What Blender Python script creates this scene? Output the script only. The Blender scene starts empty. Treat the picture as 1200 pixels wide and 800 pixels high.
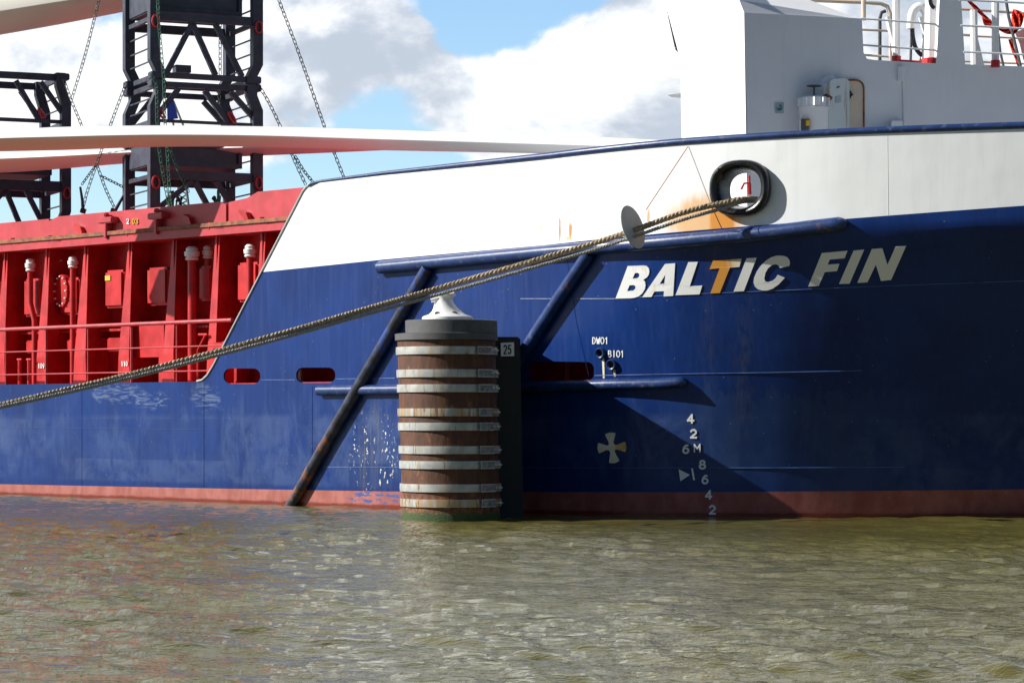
import bpy, bmesh, math, random
import numpy as np
from mathutils import Vector, Matrix, noise
from mathutils.geometry import tessellate_polygon
R = math.radians
random.seed(7); rng = np.random.default_rng(5)
S = bpy.context.scene
col = S.collection
# ------------------------------------------------------------------ camera
F = 3200.0; CZ = 1.25; HY = 490.0          # focal length in px of a 1200 px frame, eye height, horizon row
cd = bpy.data.cameras.new('camera'); cam = bpy.data.objects.new('camera', cd); col.objects.link(cam)
cam.location = (0, 0, CZ); cam.rotation_euler = (R(90), 0, 0)
cd.sensor_width = 36; cd.lens = 36 * F / 1200; cd.shift_y = (HY - 400) / 1200
cd.clip_start = 0.1; cd.clip_end = 9000
S.camera = cam
# ------------------------------------------------------------------ light
SUN = Vector((-1.0, -0.05, 0.62)).normalized()
sd = bpy.data.lights.new('sun', 'SUN'); so = bpy.data.objects.new('sun', sd); col.objects.link(so)
sd.energy = 4.6; sd.angle = R(0.53); sd.color = (1.0, 0.97, 0.92)
so.rotation_euler = SUN.to_track_quat('Z', 'Y').to_euler(); so.location = (-20, 20, 30)
S.view_settings.view_transform = 'Standard'; S.view_settings.look = 'None'
S.view_settings.exposure = 0.70; S.view_settings.gamma = 1.0
try: S.view_settings.use_curve_mapping = False
except Exception: pass
# ------------------------------------------------------------------ node helper
class NT:
    def __init__(s, tree): s.t = tree; s.n = tree.nodes; s.l = tree.links
    def node(s, typ, **kw):
        n = s.n.new(typ)
        for k, v in kw.items(): setattr(n, k, v)
        return n
    def put(s, sock, v):
        if v is None: return
        if isinstance(v, bpy.types.NodeSocket): s.l.new(v, sock)
        else:
            if sock.type == 'RGBA' and not hasattr(v, '__len__'): v = (v, v, v, 1)
            if sock.type == 'RGBA' and len(v) == 3: v = (*v, 1)
            sock.default_value = v
    def m(s, op, a, b=None, c=None, clamp=False):
        n = s.node('ShaderNodeMath', operation=op, use_clamp=clamp)
        s.put(n.inputs[0], a); s.put(n.inputs[1], b); s.put(n.inputs[2], c); return n.outputs[0]
    def mix(s, f, a, b, blend='MIX'):
        n = s.node('ShaderNodeMix', data_type='RGBA', blend_type=blend)
        s.put(n.inputs[0], f); s.put(n.inputs[6], a); s.put(n.inputs[7], b); return n.outputs[2]
    def noise(s, vec, scale=5, detail=4, rough=.55, dist=0, dim='3D'):
        n = s.node('ShaderNodeTexNoise', noise_dimensions=dim)
        if vec is not None: s.l.new(vec, n.inputs['Vector'])
        n.inputs['Scale'].default_value = scale; n.inputs['Detail'].default_value = detail
        n.inputs['Roughness'].default_value = rough; n.inputs['Distortion'].default_value = dist
        return n.outputs['Fac']
    def map(s, vec, sc=(1, 1, 1), loc=(0, 0, 0), rot=(0, 0, 0)):
        n = s.node('ShaderNodeMapping'); s.l.new(vec, n.inputs[0])
        n.inputs['Location'].default_value = loc; n.inputs['Rotation'].default_value = rot; n.inputs['Scale'].default_value = sc
        return n.outputs[0]
    def ramp(s, f, a, b):          # smoothstep a..b -> 0..1
        n = s.node('ShaderNodeMapRange', interpolation_type='SMOOTHSTEP'); s.put(n.inputs[0], f)
        s.put(n.inputs[1], a); s.put(n.inputs[2], b); return n.outputs[0]
    def blob(s, X, Z, cx, cz, rx, rz):     # soft ellipse mask
        dx = s.m('DIVIDE', s.m('SUBTRACT', X, cx), rx); dz = s.m('DIVIDE', s.m('SUBTRACT', Z, cz), rz)
        d = s.m('ADD', s.m('MULTIPLY', dx, dx), s.m('MULTIPLY', dz, dz))
        return s.m('POWER', 2.718, s.m('MULTIPLY', d, -1.0))
# ------------------------------------------------------------------ sky
w = bpy.data.worlds.new('World'); S.world = w; w.use_nodes = True
W = NT(w.node_tree); W.n.clear()
sky = W.node('ShaderNodeTexSky', sky_type='NISHITA'); sky.sun_disc = False
sky.sun_elevation = math.asin(SUN.z); sky.sun_rotation = math.atan2(SUN.x, SUN.y)
sky.air_density = 1.0; sky.dust_density = 0.3; sky.ozone_density = 1.5; sky.altitude = 0
tc = W.node('ShaderNodeTexCoord'); gen = tc.outputs['Generated']
sx = W.node('ShaderNodeSeparateXYZ'); W.l.new(gen, sx.inputs[0])
dX, dY, dZ = sx.outputs
up = W.m('MAXIMUM', dZ, 0.0)
cvec = W.map(gen, sc=(1, 1, 1.55))
n1 = W.noise(cvec, 13.0, 9, .56, .25)
n2 = W.noise(W.map(gen, sc=(1, 1, 1.6), loc=(3.1, 1.7, .4)), 5.2, 3, .5)
cov = W.m('ADD', W.m('MULTIPLY', n1, .62), W.m('MULTIPLY', n2, .38))
def dirb(px, py, rx, ry, k):
    return W.m('MULTIPLY', W.blob(dX, dZ, (px-600)/F, (HY-py)/F, rx/F, ry/F), k)
bias = W.m('MULTIPLY', W.m('MULTIPLY', W.ramp(dZ, .16, .26), W.ramp(dY, .3, .7)), .14)  # adds unseen cloud above the view to brighten the water reflections
for a in [(568, 2, 85, 48, -.24), (450, 120, 50, 40, -.07), (425, 160, 60, 35, -.07), (385, 215, 130, 32, -.16), (60, 235, 220, 45, -.15), (690, 5, 30, 22, -.10),
          (600, 130, 110, 55, .13), (720, 110, 110, 90, .12), (400, 60, 80, 75, .14), (480, 60, 40, 35, .12), (60, 110, 160, 80, .12), (230, 100, 120, 90, .10), (560, 215, 110, 25, .08), (1100, 40, 120, 90, .06)]:
    b = dirb(*a); bias = b if bias is None else W.m('ADD', bias, b)
cov = W.m('ADD', cov, bias)
front = W.m('MULTIPLY', W.ramp(dY, .0, .6), W.ramp(dZ, .85, .40))       # made-up falloff: sky dimmed overhead and behind the camera to deepen shade
cov = W.m('SUBTRACT', W.m('ADD', cov, .035), W.m('MULTIPLY', W.m('SUBTRACT', 1.0, front), .09))
mask = W.ramp(cov, .487, .555)
# cloud shading: denser cores and undersides greyer, thin lit edges white
n3 = W.noise(W.map(gen, sc=(1, 1, 1.55), loc=(-.012, 0, .012)), 13.0, 9, .56, .25)
edge = W.m('SUBTRACT', n1, n3)
shade = W.m('ADD', W.m('MULTIPLY', edge, 5.0), W.m('MULTIPLY', W.m('SUBTRACT', W.noise(cvec, 12, 7, .62, .2), .5), 3.0))
for a in [(400, 60, 100, 70, -.75), (330, 150, 80, 60, -.35), (60, 70, 90, 30, -.5), (720, 150, 70, 40, -.12), (560, 240, 120, 20, -.2), (640, 180, 100, 60, .05), (610, 85, 110, 45, .35), (700, 40, 80, 40, .3), (230, 110, 120, 80, .35), (60, 130, 90, 60, .3)]:
    shade = W.m('ADD', shade, dirb(*a))
shade = W.ramp(shade, -.70, .62)
ccol = W.mix(shade, (4.4, 4.9, 5.7), (9.2, 9.3, 9.4))
skyc = W.mix(1.0, sky.outputs[0], (1.08, 1.24, 1.42), 'MULTIPLY')
fin = W.mix(W.m('MULTIPLY', mask, .97), skyc, ccol)
fin = W.mix(1.0, fin, W.mix(front, (.30, .31, .33), (1, 1, 1)), 'MULTIPLY')
bg = W.node('ShaderNodeBackground'); W.l.new(fin, bg.inputs[0]); bg.inputs[1].default_value = 0.08
wo = W.node('ShaderNodeOutputWorld'); W.l.new(bg.outputs[0], wo.inputs[0])
# ------------------------------------------------------------------ materials
def material(name):
    m = bpy.data.materials.new(name); m.use_nodes = True
    t = NT(m.node_tree); p = t.n['Principled BSDF']
    c = t.node('ShaderNodeTexCoord'); g = t.node('ShaderNodeNewGeometry')
    t.P = p; t.pos = g.outputs['Position']; t.obj = c.outputs['Object']
    x = t.node('ShaderNodeSeparateXYZ'); t.l.new(t.pos, x.inputs[0]); t.X, t.Y, t.Z = x.outputs
    return m, t
def bump(t, h, strength=.3, dist=.01):
    b = t.node('ShaderNodeBump'); b.inputs['Strength'].default_value = strength; b.inputs['Distance'].default_value = dist
    t.put(b.inputs['Height'], h); t.l.new(b.outputs[0], t.P.inputs['Normal'])
def simple(name, c, rough=.5, metal=0, var=.15, scale=6, rust=0, streak=0, bs=.1):
    m, t = material(name)
    n = t.noise(t.pos, scale, 6, .6)
    col_ = t.mix(t.ramp(n, .3, .7), tuple(v*(1-var) for v in c), tuple(min(1, v*(1+var)) for v in c))
    if streak:
        st = t.noise(t.map(t.pos, sc=(1, 1, .08)), 9, 5, .65)
        col_ = t.mix(t.m('MULTIPLY', t.ramp(st, .52, .75), streak), col_, (.20, .15, .10))
    if rust:
        r = t.ramp(t.noise(t.pos, 9, 8, .7), .62, .72)
        col_ = t.mix(t.m('MULTIPLY', r, rust), col_, (.22, .07, .02))
    t.put(t.P.inputs['Base Color'], col_)
    t.put(t.P.inputs['Roughness'], t.m('ADD', t.m('MULTIPLY', n, .2), rough-.1)); t.P.inputs['Metallic'].default_value = metal
    if bs: bump(t, t.noise(t.pos, scale*6, 4, .6), bs, .01)
    return m
M = {}
M['red'] = simple('red_paint', (.46, .010, .012), .42, var=.22, streak=.25, scale=3)
M['red_light'] = simple('weathered_red_paint', (.46, .034, .045), .45, var=.12, streak=.2, scale=3)
M['rail_red'] = simple('railing_red_paint', (.45, .05, .06), .4)
M['white'] = simple('white_paint', (.80, .80, .78), .45, var=.03, scale=2, streak=.10)
M['house_white'] = simple('deckhouse_white_paint', (.82, .82, .82), .5, var=.03, scale=1.5, streak=.07)
M['deckgreen'] = simple('deck_grey_paint', (.42, .43, .44), .6)
M['beige'] = simple('beige_paint', (.72, .58, .44), .5, var=.05)
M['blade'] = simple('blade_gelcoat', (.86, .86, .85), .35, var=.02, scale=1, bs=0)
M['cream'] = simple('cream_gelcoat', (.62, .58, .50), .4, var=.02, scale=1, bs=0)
M['frame'] = simple('dark_steel_paint', (.034, .040, .062), .5, var=.35, rust=.35, scale=5)
M['black'] = simple('black_paint', (.012, .012, .014), .28, var=.3, scale=10, bs=.2)
M['rubber'] = simple('black_rubber', (.012, .014, .015), .7, var=.3, scale=10, bs=.4)
M['dkgrey'] = simple('dark_grey_coating', (.085, .085, .088), .65, var=.15, scale=8, bs=.3)
M['shackle'] = simple('shackle_red', (.42, .02, .03), .4)
M['chain'] = simple('chain_steel', (.045, .055, .05), .5, var=.4, metal=.3)
M['gchain'] = simple('green_chain_paint', (.03, .12, .07), .5, var=.4, metal=.2)
M['grey'] = simple('pale_grey_paint', (.42, .45, .45), .5, var=.1, streak=.1)
M['flag'] = simple('red_orange_cloth', (.75, .06, .03), .8, var=.2)
M['bluetarp'] = simple('blue_plastic', (.01, .06, .40), .6)
M['draft'] = simple('mark_white_paint', (.85, .85, .82), .55, var=.08)
M['cream_mark'] = simple('mark_cream_paint', (.82, .74, .52), .55, var=.1)
M['orange_mark'] = simple('mark_rust_stained_paint', (.72, .45, .16), .6, var=.25, scale=14)
M['yellow'] = simple('yellow_paint', (.70, .45, .03), .5)
M['ink'] = simple('black_lettering', (.01, .01, .01), .5)
M['signwhite'] = simple('sign_white', (.78, .80, .80), .4, var=.02)
M['hole'] = simple('dark_pipe_inside', (.008, .008, .01), .6)
M['teal'] = simple('teal_print', (.01, .22, .25), .5)
M['twine'] = simple('red_twine', (.55, .20, .15), .8)
M['gtwine'] = simple('grey_twine', (.35, .33, .30), .8)
M['pink'] = simple('pale_red_cloth', (.75, .35, .33), .8)

def rope_mat(name, c1, c2):
    m, t = material(name)
    n = t.noise(t.pos, 60, 4, .7)
    t.put(t.P.inputs['Base Color'], t.mix(t.ramp(n, .35, .65), c1, c2)); t.P.inputs['Roughness'].default_value = .9
    bump(t, t.noise(t.pos, 180, 3, .6), .6, .004); return m
M['rope'] = rope_mat('brown_rope_fibre', (.20, .14, .075), (.60, .48, .32))
M['rope2'] = rope_mat('grey_rope_fibre', (.22, .21, .19), (.50, .47, .42))

# ------------------------------------------------------------------ hull surface (plan curves integrated from slopes)
XS = np.linspace(-20, 16, 3601)
def plan(xs, sl, x0, y0):
    s_ = np.interp(XS, xs, sl); Yc = np.concatenate([[0], np.cumsum((s_[1:]+s_[:-1])/2*np.diff(XS))])
    return Yc - np.interp(x0, XS, Yc) + y0
YW = plan([-20, -.6, .8, 2.6, 4.5, 7, 12, 16], [-1.03, -1.03, -.64, -.19, .0, .16, .8, 1.4], -3.06, 39.2)
YT = plan([-20, .6, 2.2, 4.5, 6.5, 12, 16], [-1.03, -1.03, -.62, -.33, -.24, .3, 1.3], -3.06, 39.2)
def yside(x): return 39.2 - 1.03*(x+3.06)
def hullY(x, z):
    a = float(np.interp(x, XS, YW)); b = float(np.interp(x, XS, YT))
    t = min(max(z/3.55, 0), 1)
    t = t**1.5
    if z < 0: a -= z*(.15 if x > 0 else 0)*min(max(x, 0), 1)
    return a*(1-t) + b*t
def solve(px, py, fn, lo=20., hi=70.):
    u = (px-600)/F; v = (HY-py)/F
    f = lambda t: t - fn(u*t, CZ+v*t)
    t0 = lo; 
    for t1 in np.arange(lo, hi, .5):
        if f(t1) > 0: break
        t0 = t1
    t1 = t0+.5
    for _ in range(40):
        m_ = (t0+t1)/2
        if f(m_) > 0: t1 = m_
        else: t0 = m_
    t = (t0+t1)/2
    return Vector((u*t, t, CZ+v*t))
def hit(px, py, out=0.0):
    p = solve(px, py, hullY)
    return p + hullN(p.x, p.z)*out if out else p
def hullN(x, z):
    e = .02
    dx = (hullY(x+e, z)-hullY(x-e, z))/(2*e); dz = (hullY(x, z+e)-hullY(x, z-e))/(2*e)
    return Vector((dx, -1, dz)).normalized()
def at(px, py, d): return Vector(((px-600)/F*d, d, CZ+(HY-py)/F*d))
def HP(x, z, out=0): return Vector((x, hullY(x, z), z)) + hullN(x, z)*out
E_ = Vector((1, -1.03, 0)).normalized(); A_ = Vector((1.03, 1, 0)).normalized(); O_ = Vector((0, yside(0), 0))
def L3(s, off, z): return O_ + E_*s + A_*off + Vector((0, 0, z))
def inb(px, py, off):           # point on the vertical plane lying `off` metres inboard of the ship's side
    k = off*math.sqrt(1+1.03**2)
    return solve(px, py, lambda x, z: yside(x)+k)
def so_(p): q = p-O_; return q.dot(E_)
# lines measured on the ship
def line(pts):
    P = [hit(*p) for p in pts]; return np.array([p.x for p in P]), np.array([p.z for p in P])
_tx, _tz = line([(372, 214), (450, 204), (640, 184), (800, 167), (1000, 155), (1200, 148)])
_bx, _bz = line([(305, 319), (450, 304), (640, 287), (985, 257), (1200, 241)])
_rx, _rz = line([(0, 567), (250, 572), (450, 575.5), (640, 576), (860, 576), (1200, 573)])
topz = lambda x: float(np.interp(x, _tx, _tz, right=_tz[-1]+.03*(x-_tx[-1]) if x > _tx[-1] else None))
bordz = lambda x: float(np.interp(x, _bx, _bz)) + (.05*(x-_bx[-1]) if x > _bx[-1] else 0)
bootz = lambda x: float(np.interp(x, _rx, _rz))
DZ = 1.80
_w = [inb(235, 446, 0), inb(242, 440, 0), inb(250, 428, 0), inb(355, 224, 0), inb(361, 217, 0), inb(372, 214, 0)]
WX = [p.x for p in _w]; WZ = [DZ]+[p.z for p in _w[1:]]
def outlinez(x):
    if x <= WX[0]: return DZ
    if x < WX[-1]: return float(np.interp(x, WX, WZ))
    return topz(x)
# ------------------------------------------------------------------ hull paint
m, t = material('navy_hull_paint'); M['blue'] = m
st = t.noise(t.map(t.pos, sc=(1, 1, .07)), 14, 6, .65)
st2 = t.noise(t.map(t.pos, sc=(1, 1, .03), loc=(3, 1, 0)), 34, 4, .7)
big = t.noise(t.pos, .9, 5, .6, .3)
c = t.mix(t.ramp(big, .3, .7), (.0025, .020, .115), (.003, .030, .165))
c = t.mix(t.m('MULTIPLY', t.ramp(st, .45, .75), .22), c, (.02, .06, .19))
c = t.mix(t.m('MULTIPLY', t.ramp(st2, .5, .8), .35), c, (.006, .020, .10))
# repainted and chalked belt near the water
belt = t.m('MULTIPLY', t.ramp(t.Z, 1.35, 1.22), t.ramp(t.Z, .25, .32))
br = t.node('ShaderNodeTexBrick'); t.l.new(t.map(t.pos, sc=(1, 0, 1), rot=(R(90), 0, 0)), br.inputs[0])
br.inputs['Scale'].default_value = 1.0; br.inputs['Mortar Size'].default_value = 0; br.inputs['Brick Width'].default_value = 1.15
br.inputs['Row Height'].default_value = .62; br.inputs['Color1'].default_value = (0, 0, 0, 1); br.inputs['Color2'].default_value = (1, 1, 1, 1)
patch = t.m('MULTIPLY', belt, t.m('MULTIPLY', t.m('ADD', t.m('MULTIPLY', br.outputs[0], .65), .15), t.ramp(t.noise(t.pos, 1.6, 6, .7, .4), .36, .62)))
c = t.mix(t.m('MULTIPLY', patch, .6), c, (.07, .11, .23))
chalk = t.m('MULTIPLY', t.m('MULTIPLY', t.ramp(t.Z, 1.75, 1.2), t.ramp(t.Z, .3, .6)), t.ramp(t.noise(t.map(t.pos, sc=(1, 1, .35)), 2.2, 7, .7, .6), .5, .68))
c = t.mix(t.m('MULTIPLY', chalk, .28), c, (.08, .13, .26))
jag = t.m('ADD', t.m('MULTIPLY', t.noise(t.map(t.pos, sc=(1, 1, .05)), 9, 5, .7), .9), -.45)
lowb = t.m('MULTIPLY', t.ramp(t.m('ADD', t.Z, jag), 1.60, 1.50), t.m('MULTIPLY', t.ramp(t.X, 1.6, 2.6), t.ramp(t.X, 6.0, 3.6)))
c = t.mix(t.m('MULTIPLY', lowb, t.m('ADD', .25, t.m('MULTIPLY', t.noise(t.pos, 1.8, 5, .6), .5))), c, (.022, .055, .16))
# wavy light reflected off the water, put into the colour under the deck edge
for (cx, cz, rx, rz) in [(-6.1, 1.62, .55, .16), (-5.5, 1.5, .3, .14), (-4.55, 1.55, .28, .22)]:
    mk = t.m('MULTIPLY', t.ramp(t.m('ADD', t.blob(t.X, t.Z, cx, cz, rx, rz), t.m('MULTIPLY', t.m('SUBTRACT', t.noise(t.pos, 3, 3, .6), .5), 1.2)), .25, .6), t.ramp(t.noise(t.map(t.pos, sc=(.5, .5, 4)), 5, 5, .65, 1.5), .46, .60))
    c = t.mix(t.m('MULTIPLY', mk, .42), c, (.20, .26, .36))
# grey-brown dirt runs on the bow and rust trail below the mooring pipe
for (px, py, rx, rz, k) in [(830, 410, .10, .9, .14), (872, 430, .12, .9, .22), (440, 520, .09, .5, .6), (425, 540, .05, .45, .5), (845, 300, .14, .35, .12), (480, 480, .2, .5, .3)]:
    p = hit(px, py)
    mk = t.m('MULTIPLY', t.blob(t.X, t.Z, p.x, p.z, rx, rz), t.ramp(t.noise(t.map(t.pos, sc=(1, 1, .06)), 22, 4, .6), .35, .65))
    c = t.mix(t.m('MULTIPLY', mk, k), c, (.13, .12, .08))
# chipped paint specks
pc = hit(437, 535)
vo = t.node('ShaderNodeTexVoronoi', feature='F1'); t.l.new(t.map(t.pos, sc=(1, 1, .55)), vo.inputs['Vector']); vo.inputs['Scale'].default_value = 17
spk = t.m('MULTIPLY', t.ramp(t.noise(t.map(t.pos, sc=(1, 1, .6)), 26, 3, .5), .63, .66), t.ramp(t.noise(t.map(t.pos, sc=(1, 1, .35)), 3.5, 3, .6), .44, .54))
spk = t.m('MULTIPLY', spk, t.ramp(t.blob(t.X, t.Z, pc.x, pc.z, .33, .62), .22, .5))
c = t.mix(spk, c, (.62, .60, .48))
vo2 = t.node('ShaderNodeTexVoronoi', feature='F1'); t.l.new(t.map(t.pos, sc=(1, 1, .5)), vo2.inputs['Vector']); vo2.inputs['Scale'].default_value = 9
rs = t.m('MULTIPLY', t.m('LESS_THAN', vo2.outputs['Distance'], .045), .8)
c = t.mix(rs, c, (.25, .22, .18))
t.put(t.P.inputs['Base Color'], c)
t.put(t.P.inputs['Roughness'], t.m('ADD', t.m('MULTIPLY', st, .25), .22)); t.P.inputs['Specular IOR Level'].default_value = .32
fr_ = t.m('MULTIPLY', t.m('SINE', t.m('MULTIPLY', t.X, 9.7)), t.m('ADD', .05, t.m('MULTIPLY', t.noise(t.pos, .8, 2, .5), .16)))
hh = t.m('ADD', t.m('ADD', fr_, t.m('MULTIPLY', t.noise(t.map(t.pos, sc=(1, 1, .5)), 1.3, 2, .5), 1.0)), t.m('MULTIPLY', t.noise(t.map(t.pos, sc=(1, 1, .15)), 40, 3, .6), .03))
bump(t, hh, .35, .03)
# red boot-topping
m, t = material('faded_red_boot_paint'); M['boot'] = m
n = t.noise(t.map(t.pos, sc=(1, 1, .5)), 5, 7, .65)
c = t.mix(t.ramp(n, .35, .65), (.27, .062, .042), (.36, .11, .085))
wet = t.ramp(t.m('ADD', t.Z, t.m('MULTIPLY', t.noise(t.pos, 4, 4, .6), .05)), .10, .055)
c = t.mix(t.m('MULTIPLY', wet, .8), c, (.15, .018, .01))
pc = hit(440, 583)
bl = t.m('MULTIPLY', t.ramp(t.blob(t.X, t.Z, pc.x, pc.z, .45, .10), .3, .6), t.ramp(t.noise(t.map(t.pos, sc=(1, 1, 4)), 6, 5, .7), .46, .56))
c = t.mix(bl, c, (.02, .06, .22))
chip = t.m('MULTIPLY', t.m('MULTIPLY', t.ramp(t.noise(t.map(t.pos, sc=(1, 1, 6)), 9, 3, .6), .66, .70), t.ramp(t.X, 4.2, 5.2)), t.ramp(t.Z, .2, .25))
c = t.mix(t.m('MULTIPLY', chip, .8), c, (.35, .38, .40))
t.put(t.P.inputs['Base Color'], c)
t.put(t.P.inputs['Roughness'], t.m('SUBTRACT', .6, t.m('MULTIPLY', wet, .4))); bump(t, n, .2, .01)
# white bulwark with rust
m, t = material('white_bulwark_paint'); M['bulwark'] = m
st = t.noise(t.map(t.pos, sc=(1, 1, .1)), 10, 6, .65)
c = t.mix(t.ramp(st, .4, .8), (.78, .79, .78), (.70, .72, .71))
c = t.mix(t.m('MULTIPLY', t.ramp(t.noise(t.pos, 1.4, 5, .6), .5, .7), .25), c, (.68, .70, .64))
def rust(px, py, rx, rz, k, tint, sharp=(.3, .6), ns=12):
    global c
    p = hit(px, py)
    mk = t.m('MULTIPLY', t.blob(t.X, t.Z, p.x, p.z, rx, rz), t.m('ADD', t.m('MULTIPLY', t.noise(t.map(t.pos, sc=(1, 1, .22)), ns, 5, .65), 1.3), .15))
    c = t.mix(t.m('MULTIPLY', t.ramp(mk, *sharp), k), c, tint)
rust(828, 256, .42, .26, .8, (.70, .36, .08), (.05, .45))
rust(847, 258, .15, .26, .95, (.60, .23, .02), (.16, .40))
rust(656, 268, .016, .24, .9, (.42, .17, .04), (.35, .6), 60)
rust(668.5, 270, .030, .13, .95, (.55, .22, .03), (.35, .58), 45)
rust(666, 279, .05, .05, .6, (.62, .33, .08), (.4, .62), 45)
rust(760, 255, .02, .14, .8, (.52, .33, .10), (.2, .6), 30)
rust(634, 268, .012, .06, .7, (.55, .33, .1), (.2, .6), 30)
sc_ = t.m('MULTIPLY', t.ramp(t.noise(t.map(t.pos, sc=(2.5, 1, 2.5)), 16, 5, .75), .66, .70), t.ramp(t.blob(t.X, t.Z, hit(690, 262).x, hit(690, 262).z, 1.0, .14), .3, .6))
c = t.mix(t.m('MULTIPLY', sc_, .5), c, (.35, .28, .20))
t.put(t.P.inputs['Base Color'], c); t.P.inputs['Roughness'].default_value = .42
bump(t, t.noise(t.pos, 1.5, 2, .5), .3, .03)
# blue bar paint with rust scuffs
m, t = material('blue_bar_paint'); M['bar'] = m
n = t.noise(t.pos, 5, 7, .7)
c = t.mix(t.ramp(n, .3, .7), (.008, .024, .10), (.02, .05, .16))
c = t.mix(t.m('MULTIPLY', t.ramp(t.noise(t.pos, 11, 6, .7), .56, .66), .45), c, (.16, .19, .26))
c = t.mix(t.m('MULTIPLY', t.ramp(t.noise(t.pos, 3.6, 8, .74), .62, .68), .8), c, (.20, .075, .03))
t.put(t.P.inputs['Base Color'], c); t.P.inputs['Roughness'].default_value = .36; bump(t, n, .3, .01)
m, t = material('scraped_bar_paint'); M['bar_worn'] = m
n = t.noise(t.pos, 6, 7, .7)
c = t.mix(t.ramp(n, .35, .65), (.02, .022, .035), (.055, .06, .09))
lowr = t.ramp(t.Z, 1.3, .9)
c = t.mix(t.m('MULTIPLY', t.ramp(t.noise(t.pos, 4.1, 7, .72), .47, .60), t.m('MULTIPLY', lowr, .85)), c, (.22, .08, .03))
c = t.mix(t.m('MULTIPLY', t.ramp(n, .5, .62), t.ramp(t.Z, 1.7, 2.1)), c, (.02, .055, .24))
t.put(t.P.inputs['Base Color'], c); t.P.inputs['Roughness'].default_value = .34; bump(t, n, .35, .01)
# rusty flange
M['rusty'] = simple('rusty_red_edge', (.24, .085, .03), .7, var=.5, scale=9)
M['rustT'] = M['orange_mark']
# letters
m, t = material('name_letter_paint'); M['letter'] = m
st = t.noise(t.map(t.pos, sc=(1, 1, .15)), 16, 5, .65)
c = t.mix(t.m('MULTIPLY', t.ramp(st, .55, .75), t.ramp(t.X, 2.6, 2.0)), (.77, .78, .76), (.66, .48, .22))
t.put(t.P.inputs['Base Color'], c); t.P.inputs['Roughness'].default_value = .5
m, t = material('rust_stained_letter_paint'); M['letterT'] = m
st = t.noise(t.map(t.pos, sc=(1, 1, .12)), 15, 5, .65)
xr = hit(866, 310).x
c = t.mix(t.ramp(t.m('ADD', t.X, t.m('MULTIPLY', st, .25)), hit(855, 315).x+.06, xr+.14), (.60, .27, .04), (.70, .66, .52))
t.put(t.P.inputs['Base Color'], c); t.P.inputs['Roughness'].default_value = .55
# pile cladding and straps
m, t = material('rust_brown_cladding'); M['clad'] = m
n = t.noise(t.map(t.pos, sc=(1, 1, .3)), 9, 7, .65)
c = t.mix(t.ramp(n, .3, .7), (.058, .021, .010), (.125, .046, .018))
c = t.mix(t.m('MULTIPLY', t.ramp(t.Z, .45, .15), t.ramp(t.noise(t.pos, 12, 6, .7), .42, .6)), c, (.28, .10, .04))
c = t.mix(t.m('MULTIPLY', t.ramp(t.noise(t.map(t.pos, sc=(1, 1, .12), loc=(2, 0, 0)), 8, 6, .7), .50, .70), .30), c, (.05, .022, .014))
c = t.mix(t.m('MULTIPLY', t.ramp(t.noise(t.map(t.pos, sc=(1, 1, .5), loc=(7, 0, 0)), 5, 6, .7), .58, .66), .5), c, (.24, .12, .06))
alg = t.ramp(t.m('ADD', t.Z, t.m('MULTIPLY', t.noise(t.pos, 14, 6, .75), -.22)), .02, -.05)
c = t.mix(alg, c, t.mix(t.noise(t.pos, 40, 3, .6), (.012, .03, .006), (.06, .11, .014)))
t.put(t.P.inputs['Base Color'], c); t.P.inputs['Roughness'].default_value = .7
bump(t, t.m('ADD', n, t.m('MULTIPLY', t.noise(t.pos, 45, 4, .7), t.m('ADD', .15, alg))), .5, .02)
def strapmat(name, k):
    m, t = material(name)
    n = t.noise(t.map(t.pos, sc=(1, 1, .15)), 11, 6, .7)
    c = t.mix(t.ramp(t.noise(t.pos, 7, 5, .6), .3, .7), (.34, .36, .35), (.50, .50, .46))
    c = t.mix(t.m('MULTIPLY', t.ramp(n, .50-k*.10, .66-k*.12), .6+.3*k), c, (.42, .30, .16))
    c = t.mix(t.m('MULTIPLY', t.ramp(t.noise(t.map(t.pos, sc=(1, 1, .1), loc=(5, 0, 0)), 17, 5, .7), .58-k*.06, .68-k*.08), .8), c, (.18, .065, .02))
    t.put(t.P.inputs['Base Color'], c); t.P.inputs['Roughness'].default_value = .45; t.P.inputs['Metallic'].default_value = .25
    bump(t, n, .15, .01); return m
M['strap'] = strapmat('galvanised_strap', 0.0); M['buckle'] = simple('dull_galvanised_buckle', (.23, .24, .24), .5, var=.5, scale=20, metal=.3)
M['strap_rusty'] = strapmat('rust_stained_strap', 1.0)
m, t = material('worn_white_bollard_paint'); M['bollard'] = m
n = t.noise(t.pos, 9, 6, .7)
c = t.mix(t.ramp(n, .58, .66), (.76, .76, .73), (.30, .27, .24))
t.put(t.P.inputs['Base Color'], c); t.P.inputs['Roughness'].default_value = .5; bump(t, n, .2, .01)
m, t = material('rust_streaked_door_paint'); M['door'] = m
n = t.noise(t.map(t.pos, sc=(1, 1, .1)), 12, 5, .65)
c = t.mix(t.m('MULTIPLY', t.ramp(n, .55, .68), .7), (.66, .70, .68), (.34, .20, .09))
t.put(t.P.inputs['Base Color'], c); t.P.inputs['Roughness'].default_value = .5
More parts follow.
